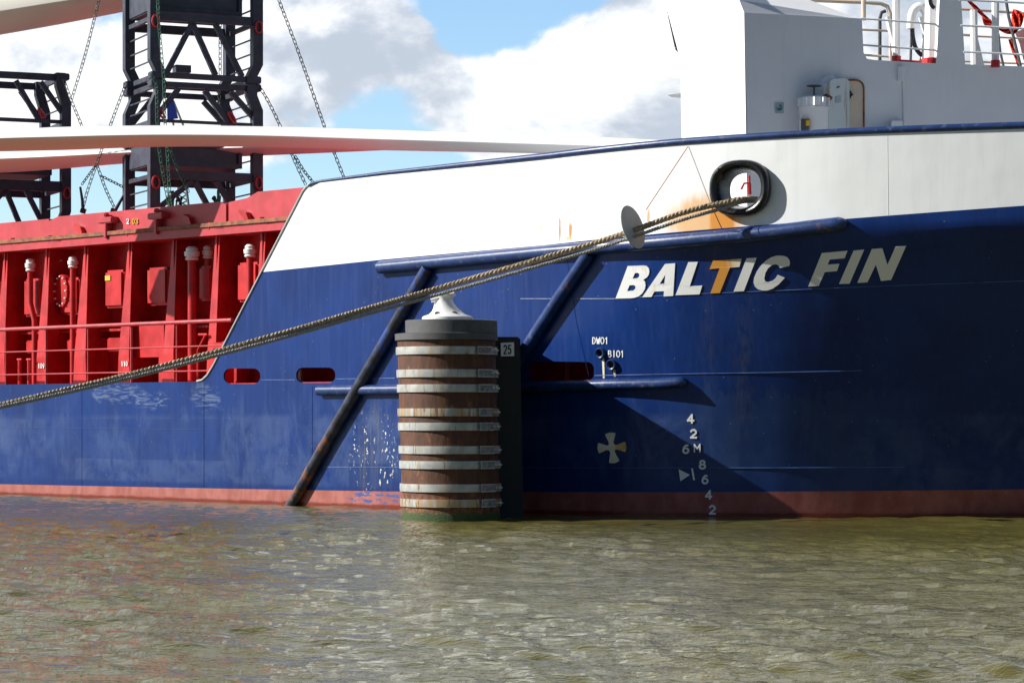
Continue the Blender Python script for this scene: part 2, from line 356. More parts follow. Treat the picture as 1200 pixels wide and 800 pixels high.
# water
m, t = material('murky_river_water'); M['water'] = m
n = t.noise(t.map(t.pos, sc=(1, .6, 1)), .35, 4, .55)
c = t.mix(t.ramp(n, .35, .65), (.088, .078, .018), (.112, .100, .024))
t.put(t.P.inputs['Base Color'], c); t.P.inputs['Roughness'].default_value = .035; t.P.inputs['IOR'].default_value = 1.333
h1 = t.noise(t.map(t.pos, sc=(.65, 1.1, 1), rot=(0, 0, .12)), 9.5, 4, .62, .5)
h2 = t.noise(t.map(t.pos, sc=(.5, 1, 1), rot=(0, 0, -.15)), 28, 3, .6, .3)
h3 = t.noise(t.map(t.pos, sc=(.55, 1, 1), rot=(0, 0, .3)), 62, 2, .6)
bump(t, t.m('ADD', t.m('ADD', t.m('MULTIPLY', h1, .85), t.m('MULTIPLY', h2, .40)), t.m('MULTIPLY', h3, .07)), 1.0, .021)

# ------------------------------------------------------------------ mesh helpers
BASE = {}
def empty(name, loc=(0, 0, 0), label=None, cat=None, group=None, kind=None):
    o = bpy.data.objects.new(name, None); col.objects.link(o); o.location = loc; o.empty_display_size = .3
    BASE[o.name] = Vector(loc); tag(o, label, cat, group, kind); return o
def tag(o, label=None, cat=None, group=None, kind=None):
    if label: o['label'] = label
    if cat: o['category'] = cat
    if group: o['group'] = group
    if kind: o['kind'] = kind
    return o
class MB:
    def __init__(s): s.v = []; s.f = []; s.mi = []; s.cur = 0
    def add(s, V, Fs):
        o = len(s.v); s.v += [tuple(p) for p in V]; s.f += [tuple(i+o for i in f) for f in Fs]; s.mi += [s.cur]*len(Fs)
    def box8(s, p): s.add(p, [(0, 3, 2, 1), (4, 5, 6, 7), (0, 1, 5, 4), (1, 2, 6, 5), (2, 3, 7, 6), (3, 0, 4, 7)])
    def sbox(s, s0, s1, o0, o1, z0, z1):      # box in ship axes
        s.box8([L3(s0, o0, z0), L3(s1, o0, z0), L3(s1, o1, z0), L3(s0, o1, z0), L3(s0, o0, z1), L3(s1, o0, z1), L3(s1, o1, z1), L3(s0, o1, z1)])
    def bar(s, a, b, w_, h=None, up=Vector((0, 0, 1))):   # rectangular bar between two points
        a, b = Vector(a), Vector(b); h = h or w_; d = (b-a).normalized()
        if abs(d.dot(up)) > .98: up = Vector((.91, .41, 0))
        x = d.cross(up).normalized()*w_/2; y = x.cross(d).normalized()*h/2
        s.box8([a-x-y, a+x-y, a+x+y, a-x+y, b-x-y, b+x-y, b+x+y, b-x+y])
    def tube(s, pts, r, n=10, closed=False, cap=True, flat=1.0, refn=None):
        P = [Vector(p) for p in pts]; k = len(P); rr = r if hasattr(r, '__len__') else [r]*k
        ref = Vector(refn) if refn else Vector((0.13, .2, 1)).normalized(); V = []
        for i in range(k):
            if closed: d = P[(i+1) % k]-P[i-1]
            else: d = P[min(i+1, k-1)]-P[max(i-1, 0)]
            d.normalize(); x = ref - d*ref.dot(d)
            if x.length < 1e-3: x = Vector((1, 0, 0)) - d*d.x
            x.normalize(); y = d.cross(x); 
            if not refn: ref = x
            for j in range(n):
                a = 2*math.pi*j/n; V.append(P[i] + x*math.cos(a)*rr[i] + y*math.sin(a)*rr[i]*flat)
        Fs = []
        for i in range(k if closed else k-1):
            for j in range(n):
                a = i*n+j; b = i*n+(j+1) % n; c2 = ((i+1) % k)*n+(j+1) % n; d2 = ((i+1) % k)*n+j; Fs.append((a, b, c2, d2))
        if cap and not closed: Fs += [tuple(range(n))[::-1], tuple((k-1)*n+j for j in range(n))]
        s.add(V, Fs)
    def loft(s, rings, cap=True):
        n = len(rings[0]); V = [p for r in rings for p in r]; Fs = []
        for i in range(len(rings)-1):
            for j in range(n): Fs.append((i*n+j, i*n+(j+1) % n, (i+1)*n+(j+1) % n, (i+1)*n+j))
        if cap: Fs += [tuple(range(n))[::-1], tuple((len(rings)-1)*n+j for j in range(n))]
        s.add(V, Fs)
    def poly(s, loops, outf, backf):     # filled polygon (with holes): front and back position functions
        pts2 = [[Vector((x, y, 0)) for x, y in lp] for lp in loops]
        tri = tessellate_polygon(pts2); flat_ = [p for lp in loops for p in lp]; n = len(flat_)
        V = [outf(*p) for p in flat_] + [backf(*p) for p in flat_]; Fs = []
        nf = len(tri)
        for a, b, c_ in tri: Fs += [(a, b, c_), (a+n, c_+n, b+n)]
        o = 0
        for lp in loops:
            k = len(lp)
            for i in range(k): a = o+i; b = o+(i+1) % k; Fs.append((a, b, b+n, a+n))
            o += k
        s.add(V, Fs)
    def build(s, name, mat, parent=None, smooth=False, bevel=0, auto=True):
        b = BASE.get(parent.name, Vector()) if parent is not None else Vector()
        me = bpy.data.meshes.new(name); me.from_pydata([(p[0]-b.x, p[1]-b.y, p[2]-b.z) for p in s.v], [], s.f)
        for mm in (mat if isinstance(mat, (list, tuple)) else [mat]): me.materials.append(M[mm] if isinstance(mm, str) else mm)
        for i, k in enumerate(s.mi): me.polygons[i].material_index = k
        bm = bmesh.new(); bm.from_mesh(me); bmesh.ops.remove_doubles(bm, verts=bm.verts, dist=1e-5)
        bmesh.ops.recalc_face_normals(bm, faces=bm.faces)
        if bevel: bmesh.ops.bevel(bm, geom=[e for e in bm.edges if len(e.link_faces) == 2 and e.calc_face_angle(0) > .5], offset=bevel, segments=2, affect='EDGES', clamp_overlap=True)
        if smooth:
            for f in bm.faces: f.smooth = True
            for e in bm.edges:
                if len(e.link_faces) == 2 and e.calc_face_angle(0) > R(38): e.smooth = False
        bm.to_mesh(me); bm.free()
        o = bpy.data.objects.new(name, me); col.objects.link(o)
        if parent is not None: o.parent = parent
        BASE[o.name] = b
        return o
def subdiv(lp, n=4):
    out = []
    for i in range(len(lp)):
        a, b = lp[i], lp[(i+1) % len(lp)]
        for j in range(n): out.append((a[0]+(b[0]-a[0])*j/n, a[1]+(b[1]-a[1])*j/n))
    return out
def smoothpts(P, n=6):        # Catmull-Rom
    P = [Vector(p) for p in P]; out = []
    for i in range(len(P)-1):
        p0 = P[max(i-1, 0)]; p1 = P[i]; p2 = P[i+1]; p3 = P[min(i+2, len(P)-1)]
        for j in range(n):
            u = j/n; out.append(.5*((2*p1)+(p2-p0)*u+(2*p0-5*p1+4*p2-p3)*u*u+(3*p1-p0-3*p2+p3)*u**3))
    out.append(P[-1]); return out
# stroke font, cell 0..1 x 0..1.5 (y up)
def arc(cx, cy, rx, ry, a0, a1, n=8): return [(cx+rx*math.cos(R(a0+(a1-a0)*i/n)), cy+ry*math.sin(R(a0+(a1-a0)*i/n))) for i in range(n+1)]
G = {'0': [arc(.5, .75, .42, .68, 0, 360, 18)], 'O': [arc(.5, .75, .48, .68, 0, 360, 18)],
     '1': [[(.25, 1.15), (.55, 1.45), (.55, .05)]], 'I': [[(.5, 1.45), (.5, .05)]],
     '2': [arc(.5, 1.03, .4, .4, 160, -30, 10)+[(.1, .08), (.95, .08)]],
     '3': [arc(.48, 1.08, .36, .35, 150, -90, 9)+arc(.48, .42, .42, .35, 90, -150, 10)[1:]],
     '4': [[(.72, .05), (.72, 1.45), (.08, .45), (1.0, .45)]],
     '5': [[(.88, 1.42), (.25, 1.42), (.18, .8)]+arc(.48, .5, .42, .42, 120, -150, 12)],
     '6': [[(.80, 1.40), (.55, 1.42), (.25, 1.1)]+arc(.5, .5, .40, .42, 175, -185, 16)],
     '8': [arc(.5, 1.1, .34, .32, 0, 360, 14), arc(.5, .42, .42, .36, 0, 360, 14)],
     '9': [arc(.5, 1.0, .40, .42, -5, 355, 16)+[(.8, .5), (.4, .06)]],
     'M': [[(.05, .05), (.05, 1.45), (.5, .6), (.95, 1.45), (.95, .05)]],
     'D': [[(.1, .08), (.1, 1.42)]+arc(.35, .75, .55, .67, 90, -90, 10)+[(.1, .08)]],
     'W': [[(0, 1.45), (.27, .05), (.5, 1.1), (.73, .05), (1.0, 1.45)]],
     'B': [[(.1, .08), (.1, 1.42)]+arc(.4, 1.1, .38, .32, 90, -90, 8)+[(.1, .78)], [(.1, .78)]+arc(.45, .43, .43, .35, 90, -90, 8)+[(.1, .08)]]}
def strokes(mb, text, x, y, wch, hch, th, fn, back, gap=.35, slant=0):
    """text at pixel (x,y)=left baseline; fn/back map px,py -> 3D"""
    for ch in text:
        if ch != ' ':
            for pl in G[ch]:
                for i in range(len(pl)-1):
                    a = (x+pl[i][0]*wch+slant*pl[i][1], y-pl[i][1]/1.5*hch); b = (x+pl[i+1][0]*wch+slant*pl[i+1][1], y-pl[i+1][1]/1.5*hch)
                    dx, dy = b[0]-a[0], b[1]-a[1]; l = math.hypot(dx, dy) or 1; nx, ny = -dy/l*th/2, dx/l*th/2; ex, ey = dx/l*th*.35, dy/l*th*.35
                    q = [(a[0]+nx-ex, a[1]+ny-ey), (b[0]+nx+ex, b[1]+ny+ey), (b[0]-nx+ex, b[1]-ny+ey), (a[0]-nx-ex, a[1]-ny-ey)]
                    mb.box8([back(*p) for p in q]+[fn(*p) for p in q])
        x += wch*(1+gap)

# ================================================================== WATER
u = np.concatenate([[-60, -20, -6, -2, -.8, -.45, -.32], np.linspace(-.25, .25, 620), [.32, .45, .8, 2, 6, 20, 60]])
ys = [11.5]
while ys[-1] < 56: ys.append(ys[-1] + .045 + (ys[-1]-11.5)*.0016)
yy = np.array([-400, -100, -20, 0, 6, 9] + ys + [60, 66, 75, 90, 120, 200, 400, 1000, 3000, 7000])
UU, YY = np.meshgrid(u, yy); XX = UU*np.maximum(YY, 12)
fade = np.clip((.25-np.abs(UU))/.02, 0, 1)*np.clip((YY-9.5)/2, 0, 1)*np.clip((60-YY)/6, 0, 1)
H = np.zeros_like(XX)
NW = 110
for i in range(NW):
    lam = .20*(11 ** rng.random()); k = 2*math.pi/lam
    th = rng.normal(R(84), R(27)) if rng.random() < .86 else rng.random()*2*math.pi
    amp = .0046*lam**.85*(1 if lam < .9 else .42)
    ph = rng.random()*6.283
    wv = np.sin(k*(XX*math.cos(th)+YY*math.sin(th))+ph + .6*np.sin(.35*XX+.23*YY+i))
    H += amp*(wv + .25*np.cos(2*k*(XX*math.cos(th)+YY*math.sin(th))+2*ph))
mod = .75+.35*np.sin(XX*.5+YY*.21)*np.sin(YY*.33-XX*.17+1)
calm = np.clip(.55+ (36-YY)*.05, .55, 1.0)
H *= fade*mod*calm*1.0
nr, nc = XX.shape
V = np.stack([XX, YY, H], -1).reshape(-1, 3)
idx = np.arange(nr*nc).reshape(nr, nc)
Q = np.stack([idx[:-1, :-1], idx[:-1, 1:], idx[1:, 1:], idx[1:, :-1]], -1).reshape(-1, 4)
me = bpy.data.meshes.new('water'); me.vertices.add(len(V)); me.vertices.foreach_set('co', V.ravel())
me.loops.add(len(Q)*4); me.loops.foreach_set('vertex_index', Q.ravel().astype(np.int32))
me.polygons.add(len(Q)); me.polygons.foreach_set('loop_start', np.arange(0, len(Q)*4, 4, dtype=np.int32)); me.polygons.foreach_set('loop_total', np.full(len(Q), 4, dtype=np.int32))
me.update(calc_edges=True); me.polygons.foreach_set('use_smooth', np.ones(len(Q), dtype=bool)); me.materials.append(M['water'])
wat = bpy.data.objects.new('water', me); col.objects.link(wat); tag(wat, kind='structure')
mb = MB(); mb.box8([(-500, -400, -9.3), (500, -400, -9.3), (500, 1500, -9.3), (-500, 1500, -9.3), (-500, -400, -9), (500, -400, -9), (500, 1500, -9), (-500, 1500, -9)])
tag(mb.build('river_bed', 'rubber'), kind='structure')

# ================================================================== SHIP
ship = empty('cargo_ship', (0, 38, 0), 'blue and white cargo ship with red cargo deck, moored behind the strapped pile', 'ship')
def grid_shell(name, mat, xs, z0f, z1f, rows, thick, parent, mids=None):
    """closed shell following the hull between two height lines"""
    xs = list(xs); n = len(xs); front = []; back = []
    for x in xs:
        a, b = z0f(x), z1f(x)
        for j in range(rows+1):
            z = a+(b-a)*j/rows; p = HP(x, z); front.append(p); back.append(p-hullN(x, z)*thick)
    k = rows+1; Fs = []; N = n*k
    for i in range(n-1):
        for j in range(rows):
            a = i*k+j; Fs += [(a, a+k, a+k+1, a+1), (N+a, N+a+1, N+a+k+1, N+a+k)]
    for i in range(n-1):
        a = i*k; Fs.append((a, N+a, N+a+k, a+k)); a = i*k+rows; Fs.append((a, a+k, N+a+k, N+a))
    for j in range(rows):
        Fs.append((j, j+1, N+j+1, N+j)); a = (n-1)*k+j; Fs.append((a, N+a, N+a+1, a+1))
    mb = MB(); mb.add(front+back, Fs); return mb.build(name, mat, parent, smooth=True)
xs_all = sorted(set([round(v, 3) for v in np.arange(-17, -5, .5)] + [round(v, 3) for v in np.arange(-5, -2.6, .04)] + [round(v, 3) for v in np.arange(-2.6, 13.5, .12)] + [WX[0], WX[3], WX[-1]]))
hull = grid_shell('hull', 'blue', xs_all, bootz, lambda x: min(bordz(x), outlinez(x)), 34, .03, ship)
grid_shell('boot_topping', 'boot', xs_all, lambda x: -1.2, bootz, 10, .03, ship)
xb0 = float(np.interp(0, [0], [0]))
lo, hi = WX[0], WX[-1]
for _ in range(40):
    mid = (lo+hi)/2
    if outlinez(mid) > bordz(mid)+.004: hi = mid
    else: lo = mid
xs_b = [hi]+[x for x in xs_all if x > hi+.02]
bul = grid_shell('bulwark', 'bulwark', xs_b, bordz, outlinez, 10, .03, ship)
# cut the openings
def cutter(loop_px, depth=.35):
    mb = MB(); mb.poly([loop_px], lambda x, y: hit(x, y, .25), lambda x, y: hit(x, y, -depth))
    o = mb.build('cutter', 'hole'); return o
def rrect(x0, y0, x1, y1, r, n=5):
    out = []
    for cx, cy, a0 in ((x1-r, y0+r, -90), (x1-r, y1-r, 0), (x0+r, y1-r, 90), (x0+r, y0+r, 180)):
        for i in range(n+1): a = R(a0+90*i/n); out.append((cx+r*math.cos(a), cy+r*math.sin(a)))
    return out
def cut(o, c):
    md = o.modifiers.new('b', 'BOOLEAN'); md.operation = 'DIFFERENCE'; md.solver = 'EXACT'
    c.parent = None; md.object = c
    bpy.context.view_layer.update()
    dg = bpy.context.evaluated_depsgraph_get(); ev = o.evaluated_get(dg); nm = bpy.data.meshes.new_from_object(ev)
    o.modifiers.clear()
    if len(nm.polygons) > 10: o.data = nm
    cm = c.data; bpy.data.objects.remove(c); bpy.data.meshes.remove(cm)
PORTS = [(262, 431.5, 305, 449.5), (347, 430.5, 393, 448.5), (618, 424, 696, 446)]
for p in PORTS:
    cut(hull, cutter(rrect(*p, 8)))
HC = hit(869, 221)            # mooring pipe centre
hn = hullN(HC.x, HC.z); hxv = Vector((0, 0, 1)).cross(hn).normalized(); hzv = hn.cross(hxv).normalized()
if hxv.x < 0: hxv = -hxv
def hring(rx, rz, out, n=40, sq=2.4):
    r_ = []
    for i in range(n):
        a = 2*math.pi*i/n; ca, sa = math.cos(a), math.sin(a)
        r_.append(HC + hxv*(abs(ca)**(2/sq))*(1 if ca > 0 else -1)*rx + hzv*(abs(sa)**(2/sq))*(1 if sa > 0 else -1)*rz + hn*out)
    return r_
mb = MB(); mb.loft([hring(.33, .29, .5), hring(.33, .29, -.6)]); cut(bul, mb.build('cutter', 'hole'))
mb = MB(); prof = []
for i in range(15):            # rounded rim then a funnel inboard
    a = R(200 - i*16); prof.append((.315+.085*math.cos(a-math.pi)*-1, .03+.10*math.sin(a) if True else 0))
rim = [(.385, -.03), (.405, .03), (.400, .08), (.382, .115), (.355, .13), (.325, .125), (.30, .10), (.28, .06), (.265, .01), (.255, -.06), (.245, -.13), (.24, -.20)]
mb.loft([hring(r_, r_*.87, o_) for r_, o_ in rim] + [hring(.26, .226, -.20), hring(.36, .32, -.035)], cap=False)
hp = mb.build('mooring_pipe', 'black', ship, smooth=True)
# decks
def plan_poly(xs, z, y0f, y1f, thick=.03):
    mb = MB()
    a = [Vector((x, y0f(x), z)) for x in xs]; b = [Vector((x+ 1.03*3.0*0, y1f(x), z)) for x in xs]
    n = len(xs); V = a+b+[p-Vector((0, 0, thick)) for p in a]+[p-Vector((0, 0, thick)) for p in b]; Fs = []
    for i in range(n-1): Fs += [(i, i+1, n+i+1, n+i), (2*n+i, 3*n+i, 3*n+i+1, 2*n+i+1), (i, 2*n+i, 2*n+i+1, i+1), (n+i, n+i+1, 3*n+i+1, 3*n+i)]
    Fs += [(0, n, 3*n, 2*n), (n-1, 3*n-1, 4*n-1, 2*n-1)]
    mb.add(V, Fs); return mb
xm = [x for x in xs_all if x < -1][::4]
plan_poly(xm, DZ-.03, lambda x: hullY(x, 1.7)+.06, lambda x: hullY(x, 1.7)+14).build('main_deck', 'red', ship)
xf = [x for x in xs_all if x > -2.2][::4]
plan_poly(xf, 3.50, lambda x: hullY(x, 3.4)+.08, lambda x: hullY(x, 3.4)+9).build('forecastle_deck', 'deckgreen', ship)
# red structure seen through the freeing ports
for k, (x0, y0, x1, y1) in enumerate(PORTS):
    mb = MB(); p0 = inb(x0-12, 440, .55); p1 = inb(x1+14, 440, .55)
    if k < 2:
        mb.sbox(so_(p0), so_(p1), .55, .60, DZ-.25, DZ+.6)
        for f_ in ((.42, .62) if k == 0 else (.5,)):
            sm = so_(p0)+(so_(p1)-so_(p0))*f_; mb.sbox(sm-.03, sm+.03, .28, .55, DZ-.25, DZ+.6)
    else:
        a, b = hit(x0-75, 440, -.5), hit(x1+8, 440, -.5); mb.bar(a, b, .03, .9)
        for f_ in (.25, .6): q = a.lerp(b, f_); mb.bar(q+Vector((0, -.2, -.4)), q+Vector((0, -.2, .4)), .05)
    mb.build('inner_bulkhead', 'red', ship)
# cap rail along the wing and the bulwark top
cap = [inb(231, 446.5, -.005), inb(237, 445, -.005), inb(243, 439.5, -.005)] + [inb(250+ (355-250)*i/8, 428+(224-428)*i/8, -.005) for i in range(9)] + [inb(359, 219, -.005), inb(364, 215.5, -.005)]
mb = MB(); mb.tube(cap, .018, 8); mb.build('wing_edge', 'grey', ship, smooth=True)
mb = MB()
pr = [inb(362, 217.5, -.01), inb(366, 215, -.01)] + [HP(x, outlinez(x)+.012, -.01) for x in np.arange(WX[-1]+.03, 13, .12)]
rr_ = [.018, .022]+[min(.045, .022+.008*max(0, (x-WX[-1]))) for x in np.arange(WX[-1]+.03, 13, .12)]
mb.tube(pr, rr_, 10); mb.build('cap_rail', 'bar', ship, smooth=True)
# fender bars
def hpath(pts, out, n=7):
    P = []
    for i in range(len(pts)-1):
        for j in range(n): t_ = j/n; P.append(hit(pts[i][0]+(pts[i+1][0]-pts[i][0])*t_, pts[i][1]+(pts[i+1][1]-pts[i][1])*t_, out))
    P.append(hit(*pts[-1], out)); return P
def fbar(pts, r, out, mat, taper=(False, True), n=7):
    P = hpath(pts, out, n); rr = [r]*len(P)
    if taper[1]:
        P[-1] = P[-1] - hullN(P[-1].x, P[-1].z)*(out+r*.6); rr[-1] = r*.35
        P.insert(-1, P[-2].lerp(P[-1], .5) + hullN(P[-1].x, P[-1].z)*(out+r*.6)*.35); rr.insert(-1, r*.8)
    mb = MB(); mb.tube(P, rr, 16); return mb.build('fender_bar', mat, ship, smooth=True)
fbar([(448, 313.5), (540, 305), (640, 295.5), (760, 285), (860, 275.5), (940, 268), (992, 262)], .088, .045, 'bar')
fbar([(376, 457.5), (460, 456.5), (560, 455), (640, 452.5), (720, 450), (770, 449), (804, 447)], .072, .04, 'bar')
fbar([(505, 314), (465, 383), (420, 460), (380, 529), (346, 590), (336, 608)], .085, .06, 'bar_worn', (False, False))
fbar([(694, 296), (650, 362), (606, 430), (560, 500), (512, 575), (490, 610)], .085, .06, 'bar', (False, False))
# welds
def weld(pts, r=.006, mat='bar', n=10):
    mb = MB(); mb.tube(hpath(pts, .001, n), r, 6); mb.build('weld_seam', mat, ship, smooth=True)
M['weld_highlight'] = simple('weld_highlight_paint', (.05, .10, .26), .3, var=.3)  # bright highlight along the horizontal weld beads, put into their colour
M['weldwhite'] = simple('white_weld_paint', (.72, .74, .72), .4, var=.1)
weld([(306, 445), (346, 445)], .006, 'weld_highlight'); weld([(394, 444), (463, 443)], .006, 'weld_highlight'); weld([(612, 441), (617, 441)], .006, 'weld_highlight')
weld([(697, 440), (800, 438), (900, 436.5), (1010, 434)], .007, 'weld_highlight')
weld([(380, 547), (470, 547.5), (610, 548), (760, 548), (900, 548), (1060, 547)], .006, 'weld_highlight')
weld([(610, 350), (720, 350), (800, 345), (900, 341), (1010, 336), (1200, 329)], .005, 'weld_highlight')
weld([(239, 449), (239, 571)], .005, 'blue'); weld([(366, 452), (366, 574)], .004, 'blue'); weld([(0, 500), (120, 502), (236, 503)], .004, 'blue', 4)
weld([(664, 300), (676, 380), (690, 440)], .004, 'blue'); weld([(96, 452), (96, 569)], .004, 'blue', 4)
weld([(656, 184), (656, 285)], .0025, 'weldwhite')
weld([(1040, 156), (1041, 252)], .0015, 'weldwhite')
# name letters ---------------------------------------------------------------
def c1(L): return [(710+x/6.316, 280+y/6.316) for x, y in L]
def c2(L): return [(890+x/6.316, 280+y/6.316) for x, y in L]
LET = [
 ('letter', [c1([(75,440),(165,200),(280,196),(305,200),(320,215),(325,238),(320,264),(305,285),(280,300),(292,316),(296,340),(290,372),(270,403),(245,424),(215,434),(185,438)]), c1([(200,292),(218,252),(238,250),(250,257),(250,275),(240,287),(228,291)]), c1([(160,385),(178,342),(208,340),(222,348),(222,365),(210,378),(195,383)])]),
 ('letter', [c1([(272,430),(440,185),(515,180),(500,420),(430,424),(433,385),(362,388),(340,428)]), c1([(400,332),(443,262),(436,330)])]),
 ('letter', [c1([(518,415),(612,172),(682,170),(622,350),(715,345),(695,408)])]),
 ('letterT', [c1([(795,160),(1005,145),(990,205),(920,210),(845,398),(775,402),(845,215),(770,222)])]),
 ('letter', [c1([(1043,142),(1117,138),(1023,384),(947,388)])]),
 ('letter', [c2([(222,198),(227,178),(222,152),(205,133),(175,123),(130,122),(85,136),(45,162),(10,198),(-18,238),(-38,285),(-42,320),(-32,350),(-10,370),(25,380),(60,379),(100,365),(145,333),(187,287),(135,265),(120,290),(95,312),(68,320),(45,314),(37,292),(45,250),(65,215),(95,190),(125,185),(145,195),(152,213)])]),
 ('letter', [c2([(362,350),(462,103),(652,86),(632,140),(522,150),(505,188),(593,182),(575,235),(485,243),(440,345)])]),
 ('letter', [c2([(590,330),(697,85),(776,77),(668,328)])]),
 ('letter', [c2([(725,322),(832,73),(910,68),(948,190),(1008,56),(1086,50),(975,300),(900,308),(862,188),(800,318)])])]
for mt, loops in LET:
    mb = MB(); mb.poly([subdiv(l, 3) for l in loops], lambda x, y: hit(x, y, .011), lambda x, y: hit(x, y, -.03))
    mb.build('name_letter', mt, ship)
hf = lambda x, y: hit(x, y, .008); hb = lambda x, y: hit(x, y, -.012)
for ch, x, y in [('4', 805.5, 495.5), ('2', 809, 513), ('6', 800, 531), ('M', 813.5, 529.5), ('8', 819.5, 549), ('6', 822.5, 566.5), ('4', 826.5, 584.5), ('2', 831, 602)]:
    mb = MB(); k = 1.0 if ch != 'M' else .95; strokes(mb, ch, x, y, 7.5*k, 10.5*k*.95, 2.1 if ch != 'M' else 1.5, hf, hb); mb.build('draft_mark', 'draft', ship)
for tx, x, y in [('DWO1', 694.5, 403), ('BIO1', 713, 418.5)]:
    mb = MB(); strokes(mb, tx, x, y, 3.9, 8.0, 1.0, hf, hb, gap=.25); mb.build('outlet_lettering', 'draft', ship)
# thruster symbol, four flared petals
for k, mt in enumerate(['cream_mark', 'orange_mark', 'cream_mark', 'cream_mark']):
    mb = MB(); a0 = [-96, -3, 80, 177][k]; lp = []
    L_ = [16.5, 16, 17.5, 15.5][k]
    for r_, w_ in ((2, -3.4), (6, -2.6), (L_*.93, -6.0), (L_, -5.5)): lp.append((r_, w_))
    for w_ in (-3, 0, 3): lp.append((L_+1.2-abs(w_)*.2, w_))
    for r_, w_ in ((L_, 5.5), (L_*.93, 6.0), (6, 2.6), (2, 3.4)): lp.append((r_, w_))
    ca, sa = math.cos(R(a0)), math.sin(R(a0)); q = [(717+a*ca-b*sa, 524+a*sa+b*ca) for a, b in lp]
    mb.poly([q], hf, hb); mb.build('thruster_symbol_petal', mt, ship)
mb = MB(); mb.poly([[(712.5+0, 524), (714, 520.5), (717, 519), (720.5, 520.5), (722, 524), (720.5, 527.5), (717, 529), (714, 527.5)]], lambda x, y: hit(x, y, .011), hb); mb.build('thruster_symbol_hub', 'cream_mark', ship)
mb = MB(); mb.poly([[(795.5, 549.5), (808.5, 556), (797.5, 563.5)]], hf, hb); mb.poly([[(810, 548.5), (812, 548.5), (814.6, 562), (812.6, 562.5)]], hf, hb); mb.build('bulb_mark', 'draft', ship)
# outlets
for px, py in ((704.5, 413.5), (717.5, 427)):
    p = hit(px, py); n_ = hullN(p.x, p.z); a = n_.cross(Vector((0, 0, 1))).normalized(); b = a.cross(n_).normalized()
    rg = lambda r_, o_: [p + a*math.cos(t_)*r_ + b*math.sin(t_)*r_ + n_*o_ for t_ in np.linspace(0, 2*math.pi, 21)[:-1]]
    mb = MB(); mb.loft([rg(.072, -.01), rg(.072, .035), rg(.060, .05), rg(.044, .04), rg(.040, -.01)], cap=False); ou = mb.build('drain_outlet', 'bar', ship, smooth=True)
    mb = MB(); mb.loft([rg(.043, .006), rg(.043, -.005)]); mb.build('outlet_bore', 'hole', ou)
    mb = MB(); h0 = p-b*.07*(1 if b.z > 0 else -1)
    mb.poly([[(px+1.0, py+6), (px+3.6, py+6), (px+4.2, 443 if px < 710 else 441), (px+2.2, 443 if px < 710 else 441)]], lambda x, y: hit(x, y, .004), hb); mb.build('drain_stain', 'cream_mark' if px < 710 else 'orange_mark', ou)

# ---------------------------------------------------------------- cargo deck side
coam = None
sL, sR = -22.0, so_(inb(356, 300, 1.6))+1.2
CT = 4.25                       # coaming top
mb = MB(); mb.sbox(sL, sR, 1.62, 1.68, DZ-.03, CT-.02)
coam = mb.build('hatch_coaming', 'red', ship)
mb = MB(); mb.sbox(sL, sR, 1.00, 1.66, CT-.17, CT-.04); mb.build('coaming_flange', 'red_light', coam)
mb = MB(); mb.sbox(sL, sR, .97, 1.66, CT-.038, CT+.022); mb.build('coaming_edge', 'rusty', coam)
def sbx(name, mat, px0, px1, py0, py1, o0, o1, parent=None, bevel=0):
    a = inb(px0, py0, o0); b = inb(px1, py1, o0); mb = MB(); mb.sbox(so_(a), so_(b), o0, o1, b.z, a.z); return mb.build(name, mat, parent or coam, bevel=bevel)
stays = [(-380, -371), (-328, -319), (-280, -270), (-232, -222), (-186, -175), (-140, -129), (-94, -82), (-48, -36), (-6, 5), (43, 54), (87, 100), (139, 151), (191, 203), (243, 252.5), (297, 305.5), (345, 354)]
for a, b in stays:
    s0 = so_(inb(a, 440, 1.08)); s1 = so_(inb(b, 440, 1.08)); c_ = s0*.35+s1*.65; z0, z1 = DZ-.03, CT-.172
    mb = MB(); q = [(s0-.03, z0), (s1+.03, z0), (s1, z0+.5), (c_+.055, z1), (c_-.055, z1), (s0, z0+.5)]
    mb.poly([q], lambda s_, z: L3(s_, 1.08+.10*min(1, max(0, (z-2.6)/1.5)), z), lambda s_, z: L3(s_, 1.10+.10*min(1, max(0, (z-2.6)/1.5)), z))
    mb.sbox(c_-.012, c_+.012, 1.15, 1.625, z0, z1)
    mb.build('coaming_stay', 'red', coam)
# horizontal stringer + lower details
mb = MB(); mb.sbox(sL, sR, 1.40, 1.625, 2.68, 2.72); mb.build('stringer', 'red', coam)
for a, b, y0, y1 in [(27, 44, 327, 370), (122, 139.5, 317, 360), (171, 191, 314, 357), (232, 243, 312, 352), (277, 297, 308, 353), (70, 87, 326, 368), (-20, -6, 328, 372)]:
    sbx('locker_box', 'red', a, b+4, y0, y1, 1.34, 1.625, bevel=.04)
for a, b, y0, y1 in [(30, 44, 399, 413), (77, 88, 398, 412), (125, 139.5, 396, 411)]:
    sbx('bracket_box', 'red', a, b+3, y0, y1, 1.36, 1.625, bevel=.02)
sbx('lower_plate', 'red', 151, 192, 380, 418, 1.22, 1.25)
sbx('lower_plate', 'red', 186, 192, 418, 449, 1.22, 1.25)
for px, py in [(12, 358), (57, 355), (105, 352), (155, 349.5), (206, 347), (258, 344.5), (19, 400), (74, 399), (122, 397), (227, 391)]:
    p = inb(px, py, 1.5); r_ = .055 if py < 380 else .025
    ring = lambda rr, o: [p + E_*math.cos(t_)*rr + Vector((0, 0, math.sin(t_)*rr)) + A_*o for t_ in np.linspace(0, 2*math.pi, 13)[:-1]]
    mb = MB(); mb.loft([ring(r_*.8, .13), ring(r_*.8, .02), ring(r_, .0), ring(r_, -.03), ring(r_*.6, -.05)]); mb.build('knob', 'red', coam, smooth=True)
